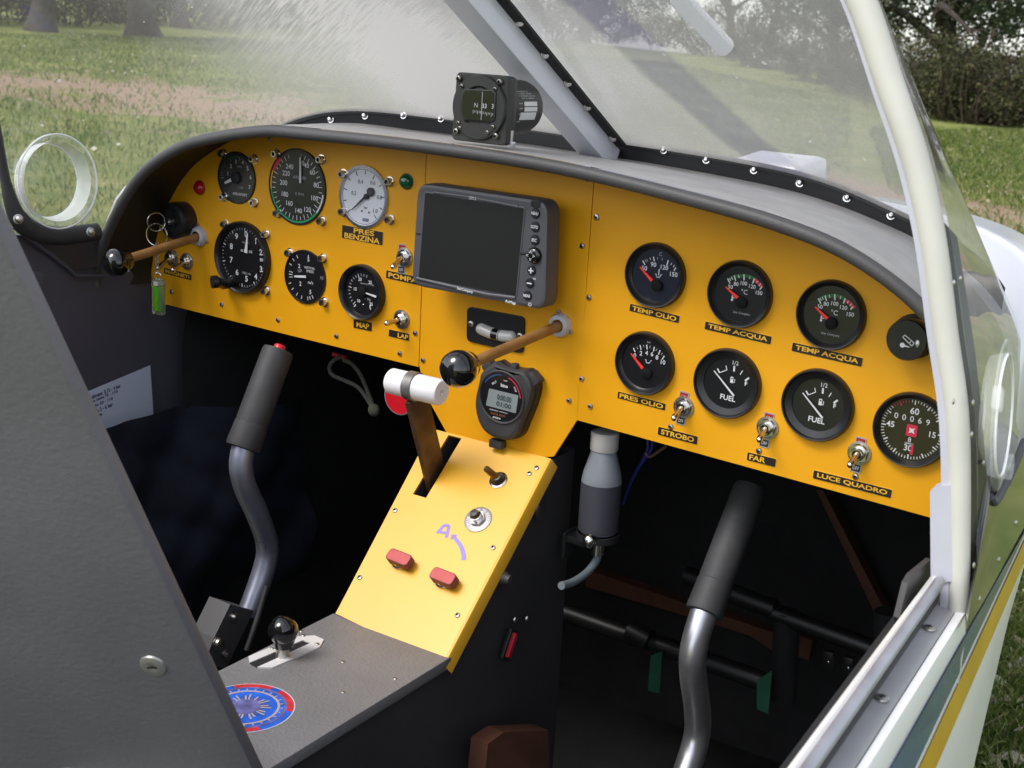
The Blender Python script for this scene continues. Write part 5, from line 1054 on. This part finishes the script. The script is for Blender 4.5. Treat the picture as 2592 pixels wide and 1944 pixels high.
t, T, L, I, gp_ = stick('control_stick', 'right control stick with a plain dark grip and bent shiny tube', [(D(1565, 1205), xb), (D(1520, 1325), xb), (D(1499, 1400), xb), (D(1497, 1455), xb), (D(1506, 1530), xb), (D(1504, 1595), xb), (D(1474, 1690), xb), (D(1440, 1765), xb), (D(1400, 1900), xb)], .0135, xb, [(D(1622, 1052), xb), (D(1520, 1325), xb)], .0170, .24, 'control sticks', STK)

# ------------------------------------------------------------------ seat back, placard, jacket
xe = -.122; e0 = on(*D(0, 505), 0, xe); e1 = on(*D(547, 1664), 0, xe); ev = (e0-e1).normalized()
st = thing('seat_back', 'grey painted back of the near seat with one screw, blurred in front', 'seat', Matrix.Translation(e1)); lx = Vector((.90, .43, 0)); lx = (lx-ev*lx.dot(ev)).normalized(); nv = lx.cross(ev).normalized(); nv = nv if nv.y > 0 else -nv
SMx = Matrix(((lx.x, ev.x, nv.x, 0), (lx.y, ev.y, nv.y, 0), (lx.z, ev.z, nv.z, 0), (0, 0, 0, 1)))
q = MB(); q.box((-.25, (e0-e1).length/2-.25, .007), (.50, (e0-e1).length+1.0, .014), SLAB, SMx, bev=.004); q.build('back_board', st)
Fm = Matrix.Translation(e1) @ SMx @ Matrix.Rotation(R(180), 4, 'Y'); ps = loc(Fm, D(331, 1437))
q = MB(); q.lathe([(.0098, 0), (.0093, .0014), (.0062, .0022), (.0026, .0022), (1e-5, .001)], mat('zinc', (.5, .49, .46), .4, .7), SMx @ Matrix.Rotation(R(180), 4, 'Y') @ Matrix.Translation((*ps, 0)), 24); q.box((0, 0, .0022), (.0075, .0016, .0006), BLKM, SMx @ Matrix.Rotation(R(180), 4, 'Y') @ Matrix.Translation((*ps, 0))); q.build('board_screw', st)
xw = -.744; pc = [on(*p, 0, xw) for p in (D(120, 872), D(324, 789), D(330, 885), D(175, 935))]
WM = Matrix.Translation(on(*D(250, 850), 0, xw)) @ FY
t = thing('paper_placard', 'white paper notice with typed lines on the dark left cabin wall', 'notice', WM); q = MB(); lw_ = [loc(WM, p) for p in (D(60, 900), D(324, 789), D(331, 900), D(100, 990))]; q.prism(lw_, 0, .0006, mat('paper', (.62, .66, .80), .6)); q.build('sheet', t)
f = Z(180, 920, 10.0545); a0 = loc(WM, f(135, 1010)); a1 = loc(WM, f(1250, 560)); tang = math.degrees(math.atan2(a1[1]-a0[1], a1[0]-a0[0]))
q = MB(); INK = mat('ink', (.03, .03, .09), .6)
for s_, pr_, pl_ in (('Pressione aliment. 0.15 - 4 bar', (1250, 555), (120, 1010)), ('Temperatura teste 75 - 110', (1170, 710), (80, 1150)), ('Temperat. olio 50 - 110', (1050, 890), (80, 1290)), ('Pressione olio 2 - 6 bar', (1050, 1030), (130, 1400)), ('olii verificare', (770, 1270), (200, 1500))):
    r_ = loc(WM, f(*pr_)); l_ = loc(WM, f(*pl_)); q.text(s_, r_, .0009, INK, None, w=math.hypot(r_[0]-l_[0], r_[1]-l_[1]), h=.0052, ang=math.degrees(math.atan2(r_[1]-l_[1], r_[0]-l_[0])), bold=.03, align='R')
q.build('typed_text', t)
BL = mat('navy_cloth', (.0085, .011, .025), .85, vary=.5, vscale=24, bump=.5, bscale=50)
bpv = thing('cloth_bag', 'dark navy cloth bag against the left cabin wall below the notice', 'bag', Matrix.Translation((-.66, .02, -.2))); q = MB(); rows = []
for i in range(41):
    u_ = i/40; row = []
    for k in range(41):
        v_ = k/40; y = -.20+.42*u_; top_ = -.100-.025*u_+.008*math.sin(u_*5); z = top_-(top_+.46)*v_
        x = -.742+.065*math.sin(math.pi*min(1, .12+v_*.9))**.6+.012*math.sin(9*u_+7*v_)+.009*abs(math.sin(14*v_-6*u_))+.008*abs(math.sin(12*u_+9*v_))
        row.append(Vector((x+.66, y-.02, z+.2)))
    rows.append(row)
q.grid(rows, BL); q.build('bag_body', bpv)

# ------------------------------------------------------------------ bottle under the panel and footwell parts
xbt = -.105; p_t = on(*D(1302, 935), 0, xbt); p_b = on(*D(1297, 1143), 0, xbt); hB = p_t.z-p_b.z; cB = Vector((xbt, p_b.y*.5+p_t.y*.5, p_b.z))
bt = thing('plastic_bottle', 'translucent plastic bottle with pale cap and dark liquid, standing under the panel', 'bottle', Matrix.Translation(cB)); rB = .0208
BOT = mat('bottle_plastic', (.34, .37, .42), .4); BOT.node_tree.nodes['Principled BSDF'].inputs['Transmission Weight'].default_value = .35
q = MB(); q.lathe([(1e-5, 0), (rB*.92, 0), (rB, .004), (rB*1.01, hB*.30), (rB, hB*.52), (rB*.93, hB*.60), (rB*.66, hB*.78), (rB*.60, hB*.84)], BOT, None, 36); q.build('body', bt)
q = MB(); q.lathe([(rB*1.012, .002), (rB*1.018, hB*.30), (rB*1.012, hB*.505)], mat('bottle_liquid', (.055, .055, .07), .45), None, 36); q.build('liquid', bt)
q = MB(); q.lathe([(rB*.66, hB*.82), (rB*.70, hB*.83), (rB*.70, hB*.99), (rB*.64, hB*1.0), (1e-5, hB*1.0)], mat('cap_white', (.60, .57, .53), .5), None, 32); q.build('cap', bt)
bk = thing('bottle_bracket', 'dark clamp bracket and drain hose below the plastic bottle', 'bracket', Matrix.Translation(cB+Vector((0, 0, -.01)))); q = MB(); q.lathe([(1e-5, .002), (rB*1.1, .002), (rB*1.1, .009), (rB*1.02, .009)], BLKM, None, 30); q.box((-.018, 0, -.004), (.034, .022, .008), BLKM, None, bev=.002); q.box((-.033, 0, -.012), (.004, .026, .03), BLKM, None, bev=.001); q.build('bracket_plate', bk)
bI = bk.matrix_world.inverted(); hs = [bI @ on(*zb(x, y), 0, xbt+.0) for x, y in ((575, 640), (570, 690), (525, 750), (460, 795), (405, 812))]
q = MB(); q.tube(bez(hs, 6), .0042, mat('hose_grey', (.16, .19, .21), .35), seg=14); q.build('drain_hose', bk); q = MB(); q.lathe([(.007, -.006), (.007, .006)], CHR, Matrix.Translation(hs[0]), 20); q.build('hose_clip', bk); q = MB(); q.ball(bI @ on(*zb(537, 603), 0, xbt+.01), .0075, CHR, None, 16); q.build('hose_fitting', bk)
PED = mat('pedal_black', (.010, .010, .010), .42, vary=.2, vscale=30)
def bar_at(q, pts, r, m, y, seg=14): q.tube([on(*p, 1, y) for p in pts], r, m, seg=seg)
rp = thing('rudder_pedals', 'black rudder pedal tubes in the dark right footwell', 'pedals', Matrix.Translation((0, 0, 0))); Yp = .32
q = MB(); bar_at(q, [zp(180, 640), zp(652, 822)], .0125, PED, Yp); bar_at(q, [zp(640, 835), zp(1230, 1050)], .0115, PED, Yp); q.build('upper_tube', rp)
q = MB(); bar_at(q, [zp(-120, 930), zp(-10, 985)], .014, PED, Yp-.04); bar_at(q, [zp(-700, 750), zp(600, 1205)], .0125, PED, Yp-.03); q.build('lower_tube', rp)
for xx in (715, 1250): q = MB(); bar_at(q, [zp(xx, 830), zp(xx-20, 1300)], .016, PIT, Yp+.005); q.build('pedal_arm', rp)
for xx in (860,): q = MB(); [q.box(on(*zp(xx+k, 1060+k*.3), 1, Yp-.01), (.012, .01, .022), BLK, None, bev=.002) for k in (75, 180)]; [q.ball(on(*zp(xx+k, 1075+k*.3), 1, Yp-.02), .0022, CHR, None, 10) for k in (75, 180)]; q.build('toe_brake', rp)
for lb, c_, pts in (('left dark green strap hanging from the rudder pedal tube', 0, ((0, 1060), (60, 1040), (45, 1260), (-15, 1245))), ('right dark green strap hanging from the rudder pedal tube', 1, ((560, 1190), (640, 1140), (620, 1370), (560, 1340)))):
    P = [on(*zp(*p), 1, Yp-.055) for p in pts]; q = MB(); cc = sum(P, Vector())/4; q.prism([(p.x-cc.x, p.z-cc.z) for p in P], 0, .003, GRNS, RX); o = q.build('green_strap'); o.matrix_world = Matrix.Translation(cc); tag(o, lb, 'strap', 'green straps on the pedals')
for lb, pts, y in (('thin brown wooden batten rising diagonally in the right footwell', ((905, 190), (1290, 940), (1235, 960), (870, 190)), .47), ('brown wooden rib across the back of the right footwell', ((-350, 610), (690, 960), (690, 1075), (520, 960), (300, 890), (-350, 700)), .50), ('short brown wooden block right of the pedal arm', ((750, 950), (850, 985), (830, 1090), (750, 1060)), .50)):
    P = [on(*zp(*p), 1, y) for p in pts]; cc = sum(P, Vector())/len(P); q = MB(); q.prism([(p.x-cc.x, p.z-cc.z) for p in P], -.02, .0, WOOD, RX); o = q.build('wooden_rib'); o.matrix_world = Matrix.Translation(cc); tag(o, lb, 'wood piece')
P = [on(*zb(x, y), 0, -.115) for x, y in ((65, 1545), (140, 1492), (345, 1482), (352, 1690), (50, 1690))]; cc = sum(P, Vector())/len(P); q = MB(); q.prism([(p.y-cc.y, p.z-cc.z) for p in P], -.02, 0, mat('dark_brown_ply', (.13, .048, .026), .7, vary=.3, vscale=20), YZm); o = q.build('floor_block'); o.matrix_world = Matrix.Translation(cc); tag(o, 'reddish brown wooden block at the foot of the console', 'wood piece')
wr = thing('wiring', 'thin blue and brown wires hanging under the panel right of the bottle', 'wires', Matrix.Translation((0, 0, 0)))
for c_, pts in (((.02, .03, .22), ((585, 800), (560, 900), (450, 1050), (380, 1200), (330, 1350))), ((.16, .09, .06), ((700, 850), (640, 890), (560, 940), (520, 900))), ((.03, .03, .18), ((540, 790), (540, 870), (500, 960), (420, 1120)))):
    q = MB(); q.tube(bez([on(*z8(*p), 1, .09) for p in pts], 5), .0016, mat('wire'+str(c_[0]), c_, .45), seg=8); q.build('wire', wr)
w0 = on(*D(760, 800), 1, .06); t = thing('cord_loop', 'grey green knotted cord loop hanging under the panel', 'cord', Matrix.Translation(w0)); I = t.matrix_world.inverted(); CRD = mat('cord', (.085, .085, .065), .8, vary=.3, vscale=200)
q = MB(); q.tube(bez([I @ on(*D(x, y), 1, .06) for x, y in ((738, 770), (722, 778), (712, 792), (718, 810), (745, 822), (775, 838), (797, 868), (808, 885), (800, 860), (780, 812), (760, 786), (742, 778))], 5), .0026, CRD, seg=10); q.ball(I @ on(*D(808, 886), 1, .06), .008, CRD, None, 14, (1, .8, 1)); q.tube([I @ on(*D(x, y), 1, .062) for x, y in ((720, 765), (748, 774))], .003, mat('cord_red', (.4, .02, .02), .6), seg=8); q.build('loop', t)

# ------------------------------------------------------------------ clear vent rings in the side windows
VNT = bpy.data.materials.new('clear_vent'); VNT.use_nodes = True; vn = VNT.node_tree; vb = vn.nodes['Principled BSDF']; vb.inputs['Base Color'].default_value = (.86, .88, .86, 1); vb.inputs['Roughness'].default_value = .12; vb.inputs['IOR'].default_value = 1.3
vt = vn.nodes.new('ShaderNodeBsdfTransparent'); vm = vn.nodes.new('ShaderNodeMixShader'); vm.inputs[0].default_value = .20; vn.links.new(vt.outputs[0], vm.inputs[1]); vn.links.new(vb.outputs[0], vm.inputs[2]); vn.links.new(vm.outputs[0], [x for x in vn.nodes if x.type == 'OUTPUT_MATERIAL'][0].inputs[0])
VNW = VNT.copy(); VNW.name = 'milky_vent'; [setattr(x.inputs[0], 'default_value', .62) for x in VNW.node_tree.nodes if x.type == 'MIX_SHADER']
def vent(label, c, nrm, r, depth, wall=None):
    Mx = Matrix.Translation(c) @ Vector((0, 0, 1)).rotation_difference(nrm).to_matrix().to_4x4(); t = thing('vent_ring', label, 'air vent', Mx, 'round vents in the side windows')
    q = MB(); q.lathe([(r*1.0, 0), (r*1.0, .004), (r*.93, .006), (r*.86, .004), (r*.86, 0)] if wall is None else [(r*1.0, 0), (r*.98, .0015), (r*.82, .0015)], VNT, None, 48); q.build('ring_frame', t); q = MB(); q.lathe([(r*.84, .003), (r*.78, -depth)], wall or VNW, None, 48); q.build('ring_wall', t)
    VHL = mat('vent_highlight', (.86, .88, .88), .15, coat=.5)  # whitish highlights on the vent, built as thin bright tubes
    for rr2, zz2 in ((r*.99, .004), (r*.78, -depth)) if wall is None else ((r*.80, .002),): q = MB(); q.tube([(rr2*math.cos(R(7.5*k)), rr2*math.sin(R(7.5*k)), zz2) for k in range(48)], .0009, VHL, seg=6, closed=True); q.build('edge_highlight', t)
    q = MB(); q.disc(r*.75, -depth*.8, PSXC, None, 40); q.build('clear_disc', t)
    for a_ in (38, 250): q = MB(); q.box((r*.98*math.cos(R(a_)), r*.98*math.sin(R(a_)), .003), (.012, .016, .007), VNT, None, bev=.002, rot=Matrix.Rotation(R(a_), 4, 'Z')); q.build('hinge_lug', t)
    return t
vent('round clear plastic vent ring in the left window over grass', on(*D(122, 392), 0, -.708), Vector((1, 0, .05)).normalized(), .052, .016)
wv_ = on_side((D(2150, 895))); vent('round clear plastic vent seen edge on in the right side window', wv_+Vector((.004, 0, 0)), Vector((.985, .09, .10)).normalized(), .053, .009, VNT)
REFLW = mat('reflection_white', (.85, .85, .86), .5); tn = REFLW.node_tree; tl_ = tn.nodes.new('ShaderNodeBsdfTranslucent'); tl_.inputs[0].default_value = (.9, .9, .92, 1); tm_ = tn.nodes.new('ShaderNodeMixShader'); tm_.inputs[0].default_value = .6  # white reflection in the screen, built as a pale solid strip
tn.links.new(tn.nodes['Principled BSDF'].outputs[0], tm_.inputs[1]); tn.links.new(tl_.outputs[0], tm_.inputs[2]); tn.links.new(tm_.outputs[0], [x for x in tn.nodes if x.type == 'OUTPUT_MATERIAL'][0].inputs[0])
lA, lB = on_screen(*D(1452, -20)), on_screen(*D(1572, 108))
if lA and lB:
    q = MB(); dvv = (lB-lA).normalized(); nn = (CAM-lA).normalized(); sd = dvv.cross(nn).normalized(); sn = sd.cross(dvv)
    q.prism(rrect((lB-lA).length, .017, .008), 0, .0012, REFLW, Matrix(((dvv.x, sd.x, sn.x, 0), (dvv.y, sd.y, sn.y, 0), (dvv.z, sd.z, sn.z, 0), (0, 0, 0, 1)))); o = q.build('reflection_strip', plane); o.location = (lA+lB)/2+sn*.004*(1 if sn.dot(nn) > 0 else -1)
print('interior ok')

# ------------------------------------------------------------------ trees, bushes, grass
def leaf_mat(name, stops, trans=.25, rough=.6):
    m = bpy.data.materials.new(name); m.use_nodes = True; n = m.node_tree; b = n.nodes['Principled BSDF']; ge = n.nodes.new('ShaderNodeNewGeometry'); r = n.nodes.new('ShaderNodeValToRGB'); e = r.color_ramp.elements
    while len(e) < len(stops): e.new(.5)
    for k, (p, c) in enumerate(stops): e[k].position = p; e[k].color = (*c, 1)
    n.links.new(ge.outputs['Random Per Island'], r.inputs[0]); n.links.new(r.outputs[0], b.inputs['Base Color']); b.inputs['Roughness'].default_value = rough; b.inputs['Specular IOR Level'].default_value = .25
    if trans:
        tl = n.nodes.new('ShaderNodeBsdfTranslucent'); n.links.new(r.outputs[0], tl.inputs[0]); mx = n.nodes.new('ShaderNodeMixShader'); mx.inputs[0].default_value = trans
        n.links.new(b.outputs[0], mx.inputs[1]); n.links.new(tl.outputs[0], mx.inputs[2]); n.links.new(mx.outputs[0], [x for x in n.nodes if x.type == 'OUTPUT_MATERIAL'][0].inputs[0])
    return m
def leaf_mesh(name, cen, size, m, flat=0., asp=.55, kinds=None):
    N = len(cen); a = rng.normal(size=(N, 3)); a[:, 2] *= (1-flat); a /= np.linalg.norm(a, axis=1)[:, None]
    c = np.cross(a, rng.normal(size=(N, 3))); c /= np.linalg.norm(c, axis=1)[:, None]
    s = (size*rng.uniform(.6, 1.4, N))[:, None]; w = s*asp
    V = np.stack([cen-a*s*.5, cen+c*w*.5, cen+a*s*.5, cen-c*w*.5], 1).reshape(-1, 3)
    me = bpy.data.meshes.new(name); me.vertices.add(4*N); me.vertices.foreach_set('co', V.astype(np.float32).ravel()); me.loops.add(4*N); me.loops.foreach_set('vertex_index', np.arange(4*N, dtype=np.int32))
    me.polygons.add(N); me.polygons.foreach_set('loop_start', np.arange(0, 4*N, 4, dtype=np.int32)); me.polygons.foreach_set('loop_total', np.full(N, 4, dtype=np.int32)); me.materials.append(m); me.update(calc_edges=True); return me
OAKL = leaf_mat('oak_leaves', [(0, (.012, .020, .008)), (.5, (.030, .045, .016)), (.85, (.060, .080, .030)), (1, (.12, .13, .06))])
BSHL = leaf_mat('bramble_leaves', [(0, (.016, .013, .008)), (.3, (.040, .032, .018)), (.55, (.050, .066, .022)), (.9, (.095, .100, .036)), (1, (.17, .13, .07))], .2)
BARK = mat('bark', (.045, .035, .028), .9, vary=.4, vscale=9, bump=.8, bscale=30)
TWIG = mat('twig', (.07, .05, .038), .9, vary=.3, vscale=20)
def clusters(n, shape, per, spread):
    out = []
    for _ in range(n):
        while True:
            p = rng.uniform(-1, 1, 3)
            if .35 < np.linalg.norm(p) < 1: break
        c = p*shape; out.append(c+rng.normal(size=(per, 3))*spread*rng.uniform(.6, 1.3))
    return np.concatenate(out)
def proto_tree(hz0, crown, ncl, per, lean, tr):
    q = MB(); top = Vector((lean, 0, hz0+crown[2]*.9)); tp = bez([(0, 0, -.25), (lean*.16, .05, hz0*.35), (lean*.55, -.02, hz0*.75), top*.97], 6)
    q.tube(tp, [tr*(1-.72*(k/(len(tp)-1)))*(1+.9*max(0, 1-k/3.5)) for k in range(len(tp))], BARK, seg=12)
    for k in range(9):
        b0 = tp[int(len(tp)*(.42+.055*k))]; a = rng.uniform(0, 6.28); ln = rng.uniform(.7, 1.2)*crown[0]
        b1 = b0+Vector((math.cos(a)*ln*.6, math.sin(a)*ln*.6, rng.uniform(.0, .6))); b2 = b0+Vector((math.cos(a+.3)*ln, math.sin(a+.3)*ln, rng.uniform(-.1, 1.0)))
        bb = bez([b0, b1, b2], 5); q.tube(bb, [tr*.38*(1-.85*i/(len(bb)-1)) for i in range(len(bb))], BARK, seg=6)
        for j in range(4):
            s0 = bb[3+2*j]; q.tube([s0, s0+Vector(rng.normal(size=3)*.22), s0+Vector(rng.normal(size=3)*.45)], [.016, .010, .004], TWIG, seg=4, cap=False)
    P = clusters(ncl, np.array(crown), per, .17)+np.array([lean, 0, hz0+crown[2]*.75]); return q, P
def proto_bush(w, h, ncl, per):
    P = clusters(ncl, np.array([w/2, w/2.6, h/2]), per, .13)+np.array([0, 0, h*.47]); P = P[P[:, 2] > .02]
    q = MB()
    for k in range(26):
        a = rng.uniform(0, 6.28); r = rng.uniform(0, w*.3); b0 = Vector((math.cos(a)*r, math.sin(a)*r*.7, -.05)); b2 = Vector((math.cos(a)*w*.5, math.sin(a)*w*.4, h*rng.uniform(.6, 1.15)))
        q.tube(bez([b0, b0.lerp(b2, .5)+Vector(rng.normal(size=3)*.12), b2], 3), [.018*(1-.13*i) for i in range(7)], TWIG, seg=4, cap=False)
    return q, P
UP = Vector((0, 0, 1)).rotation_difference(GN).to_matrix().to_4x4()
def place_M(px_, py_, rz, s): return Matrix.Translation(gnd(px_, py_)) @ UP @ Matrix.Rotation(rz, 4, 'Z') @ Matrix.Scale(s, 4)
TP = []
for i, (h0, cr, nc, per, ln, tr) in enumerate(((2.0, (1.7, 1.7, 1.3), 90, 70, .5, .20), (1.9, (1.9, 1.6, 1.2), 100, 65, -.6, .25), (1.05, (2.2, 2.0, 1.2), 210, 80, .9, .24))):
    q, P = proto_tree(h0, cr, nc, per, ln, tr); tm = q; lm = leaf_mesh('crown', P, .075, OAKL); TP.append((tm, lm))
tms = {}
def tree(i, M, label, name='oak_tree'):
    t = thing(name, label, 'tree', M, 'trees along the edge of the meadow')
    if i not in tms:
        o = TP[i][0].build('trunk', t); tms[i] = o.data
    else: o = bpy.data.objects.new('trunk', tms[i]); COL.objects.link(o); o.parent = t
    c = bpy.data.objects.new('crown', TP[i][1]); COL.objects.link(c); c.parent = t
for i, a in enumerate(((0, 100, 80, .4, 1.0, 'dark tree trunk at the far left edge of the windscreen view'), (1, 365, 92, 2.1, 1.0, 'forking dark trunk seen through the left half of the windscreen'), (0, 460, 70, 4.0, .8, 'thinner trunk just right of the forking trunk'), (2, 860, 66, 1.0, .9, 'tree behind the streaked part of the windscreen'),
    (0, 1130, 92, 5.2, .95, 'tree seen above the compass behind the dusty windscreen'), (2, 1470, 105, .2, .95, 'tree right of the windscreen centre pillar'), (0, 1850, 128, 3.3, .9, 'leaning tree behind the white reflection strip'), (0, 1950, 135, 1.9, .8, 'straight slim tree between reflection strip and white bow'), (2, 2130, 185, 2.6, .85, 'tree just left of the white bow'),
    (2, 2440, 268, 2.6, 1.15, 'broad dark oak right of the white bow, crown low over the bushes'), (2, 2700, 262, .6, 1.2, 'dark oak at the right edge of the photo'))): tree(a[0], place_M(a[1], a[2], a[3], a[4]), a[5])
BPR = []
for w, h, nc, per in ((2.6, 1.15, 75, 60), (2.2, .95, 65, 60), (3.0, 1.3, 90, 60)):
    q, P = proto_bush(w, h, nc, per); BPR.append([q, leaf_mesh('foliage', P, .06, BSHL), None])
def by(x): return float(np.interp(x, [-400, 300, 1000, 1700, 2150, 2400, 2800], [54, 62, 78, 118, 232, 306, 322]))
bx_ = [-330, -150, 10, 170, 300, 450, 600, 760, 930, 1090, 1250, 1400, 1540, 1680, 1810, 1940, 2070, 2190, 2270, 2330, 2390, 2450, 2510, 2570, 2630, 2700]
for k, x in enumerate(bx_):
    i = k % 3; y = by(x)-rng.uniform(0, 6); lab = 'brown and olive bramble bush under the trees beyond the windscreen' if x < 2180 else 'dark bramble bush under the oaks right of the white bow'
    t = thing('bramble_bush', lab, 'bush', place_M(x, y, rng.uniform(0, 6.28), rng.uniform(.85, 1.15)*(1.4 if 900 < x < 1500 else .95 if 1500 < x < 2180 else .82 if x > 2180 else 1.15)), 'bushes seen through the windscreen' if x < 2180 else 'bushes right of the bow')
    if BPR[i][2] is None: o = BPR[i][0].build('stems', t); BPR[i][2] = o.data
    else: o = bpy.data.objects.new('stems', BPR[i][2]); COL.objects.link(o); o.parent = t
    c = bpy.data.objects.new('foliage', BPR[i][1]); COL.objects.link(c); c.parent = t
# grass blades
def grass_pts(n, poly):
    P = np.array([[gnd(*p).x, gnd(*p).y] for p in poly]); lo, hi = P.min(0), P.max(0); out = []
    while sum(len(o) for o in out) < n:
        q = rng.uniform(lo, hi, (n*2, 2)); ins = np.zeros(len(q), bool); j = len(P)-1
        for i in range(len(P)):
            c = ((P[i, 1] > q[:, 1]) != (P[j, 1] > q[:, 1])) & (q[:, 0] < (P[j, 0]-P[i, 0])*(q[:, 1]-P[i, 1])/(P[j, 1]-P[i, 1]+1e-12)+P[i, 0]); ins ^= c; j = i
        out.append(q[ins])
    q = np.concatenate(out)[:n]
    d_ = np.full(len(q), 9.)
    for a, b_ in zip(TRK[:-1], TRK[1:]): d_ = np.minimum(d_, seg_dist(q, np.array([a.x, a.y]), np.array([b_.x, b_.y])))
    cl = np.sin(q[:, 0]*3.1+np.sin(q[:, 1]*2.3)*1.3)*np.sin(q[:, 1]*2.7+1)*.5+.5
    keep = (rng.uniform(size=len(q)) < np.clip(.12+d_/2.6, 0, 1)) & (rng.uniform(size=len(q)) < .35+.65*cl)
    q = q[keep]; return np.column_stack([q, [gz(x, y) for x, y in q]])
def blades(name, P, h, w, m):
    N = len(P); a = rng.uniform(0, 6.28, N); hh = h*rng.uniform(.4, 1.3, N); ln = rng.normal(size=(N, 2))*hh[:, None]*.45; ww = w*rng.uniform(.6, 1.3, N); dx = np.stack([np.cos(a), np.sin(a), np.zeros(N)], 1)*ww[:, None]/2
    mid = P+np.column_stack([ln*.35, hh*.6]); tip = P+np.column_stack([ln, hh*.95])
    V = np.stack([P-dx, P+dx, mid+dx*.7, tip, mid-dx*.7], 1).reshape(-1, 3)
    me = bpy.data.meshes.new(name); me.vertices.add(5*N); me.vertices.foreach_set('co', V.astype(np.float32).ravel()); me.loops.add(5*N); me.loops.foreach_set('vertex_index', np.arange(5*N, dtype=np.int32)); me.polygons.add(N); me.polygons.foreach_set('loop_start', np.arange(0, 5*N, 5, dtype=np.int32)); me.polygons.foreach_set('loop_total', np.full(N, 5, dtype=np.int32))
    me.materials.append(m); me.update(calc_edges=True); return me
GRS = leaf_mat('grass_blades', [(0, (.06, .12, .020)), (.45, (.135, .195, .038)), (.75, (.23, .265, .07)), (.93, (.36, .34, .15)), (1, (.48, .42, .26))], .3, .55)
near = grass_pts(60000, [(2380, 1944), (2420, 1500), (2520, 1250), (2592, 1100), (2750, 1100), (2750, 2050), (2380, 2050)])
midr = grass_pts(50000, [(2200, 330), (2700, 335), (2720, 640), (2450, 620), (2250, 480)])
left_ = grass_pts(110000, [(-60, 85), (1000, 110), (1700, 160), (2150, 260), (2150, 480), (1300, 420), (700, 600), (-60, 640)])
allm = bpy.data.meshes.new('grass'); bm = bmesh.new()
for m_ in (blades('grass', near, .05, .004, GRS), blades('grass', midr, .06, .010, GRS), blades('grass', left_, .05, .012, GRS)): bm.from_mesh(m_); bpy.data.meshes.remove(m_)
bm.to_mesh(allm); bm.free(); allm.materials.append(GRS); g = bpy.data.objects.new('grass', allm); COL.objects.link(g); g['kind'] = 'stuff'; tag(g, 'short green grass blades over the meadow', 'grass')
DRY = leaf_mat('dry_leaves', [(0, (.30, .22, .13)), (.6, (.45, .40, .30)), (1, (.62, .60, .52))], 0)
dl = np.concatenate([near[rng.choice(len(near), 500)], midr[rng.choice(len(midr), 500)], left_[rng.choice(len(left_), 900)]])+np.array([0, 0, .03])
o = bpy.data.objects.new('dry_leaves', leaf_mesh('dry_leaves', dl, .036, DRY, .8, .7)); COL.objects.link(o); o['kind'] = 'stuff'; tag(o, 'pale dry leaves scattered in the grass', 'leaves')
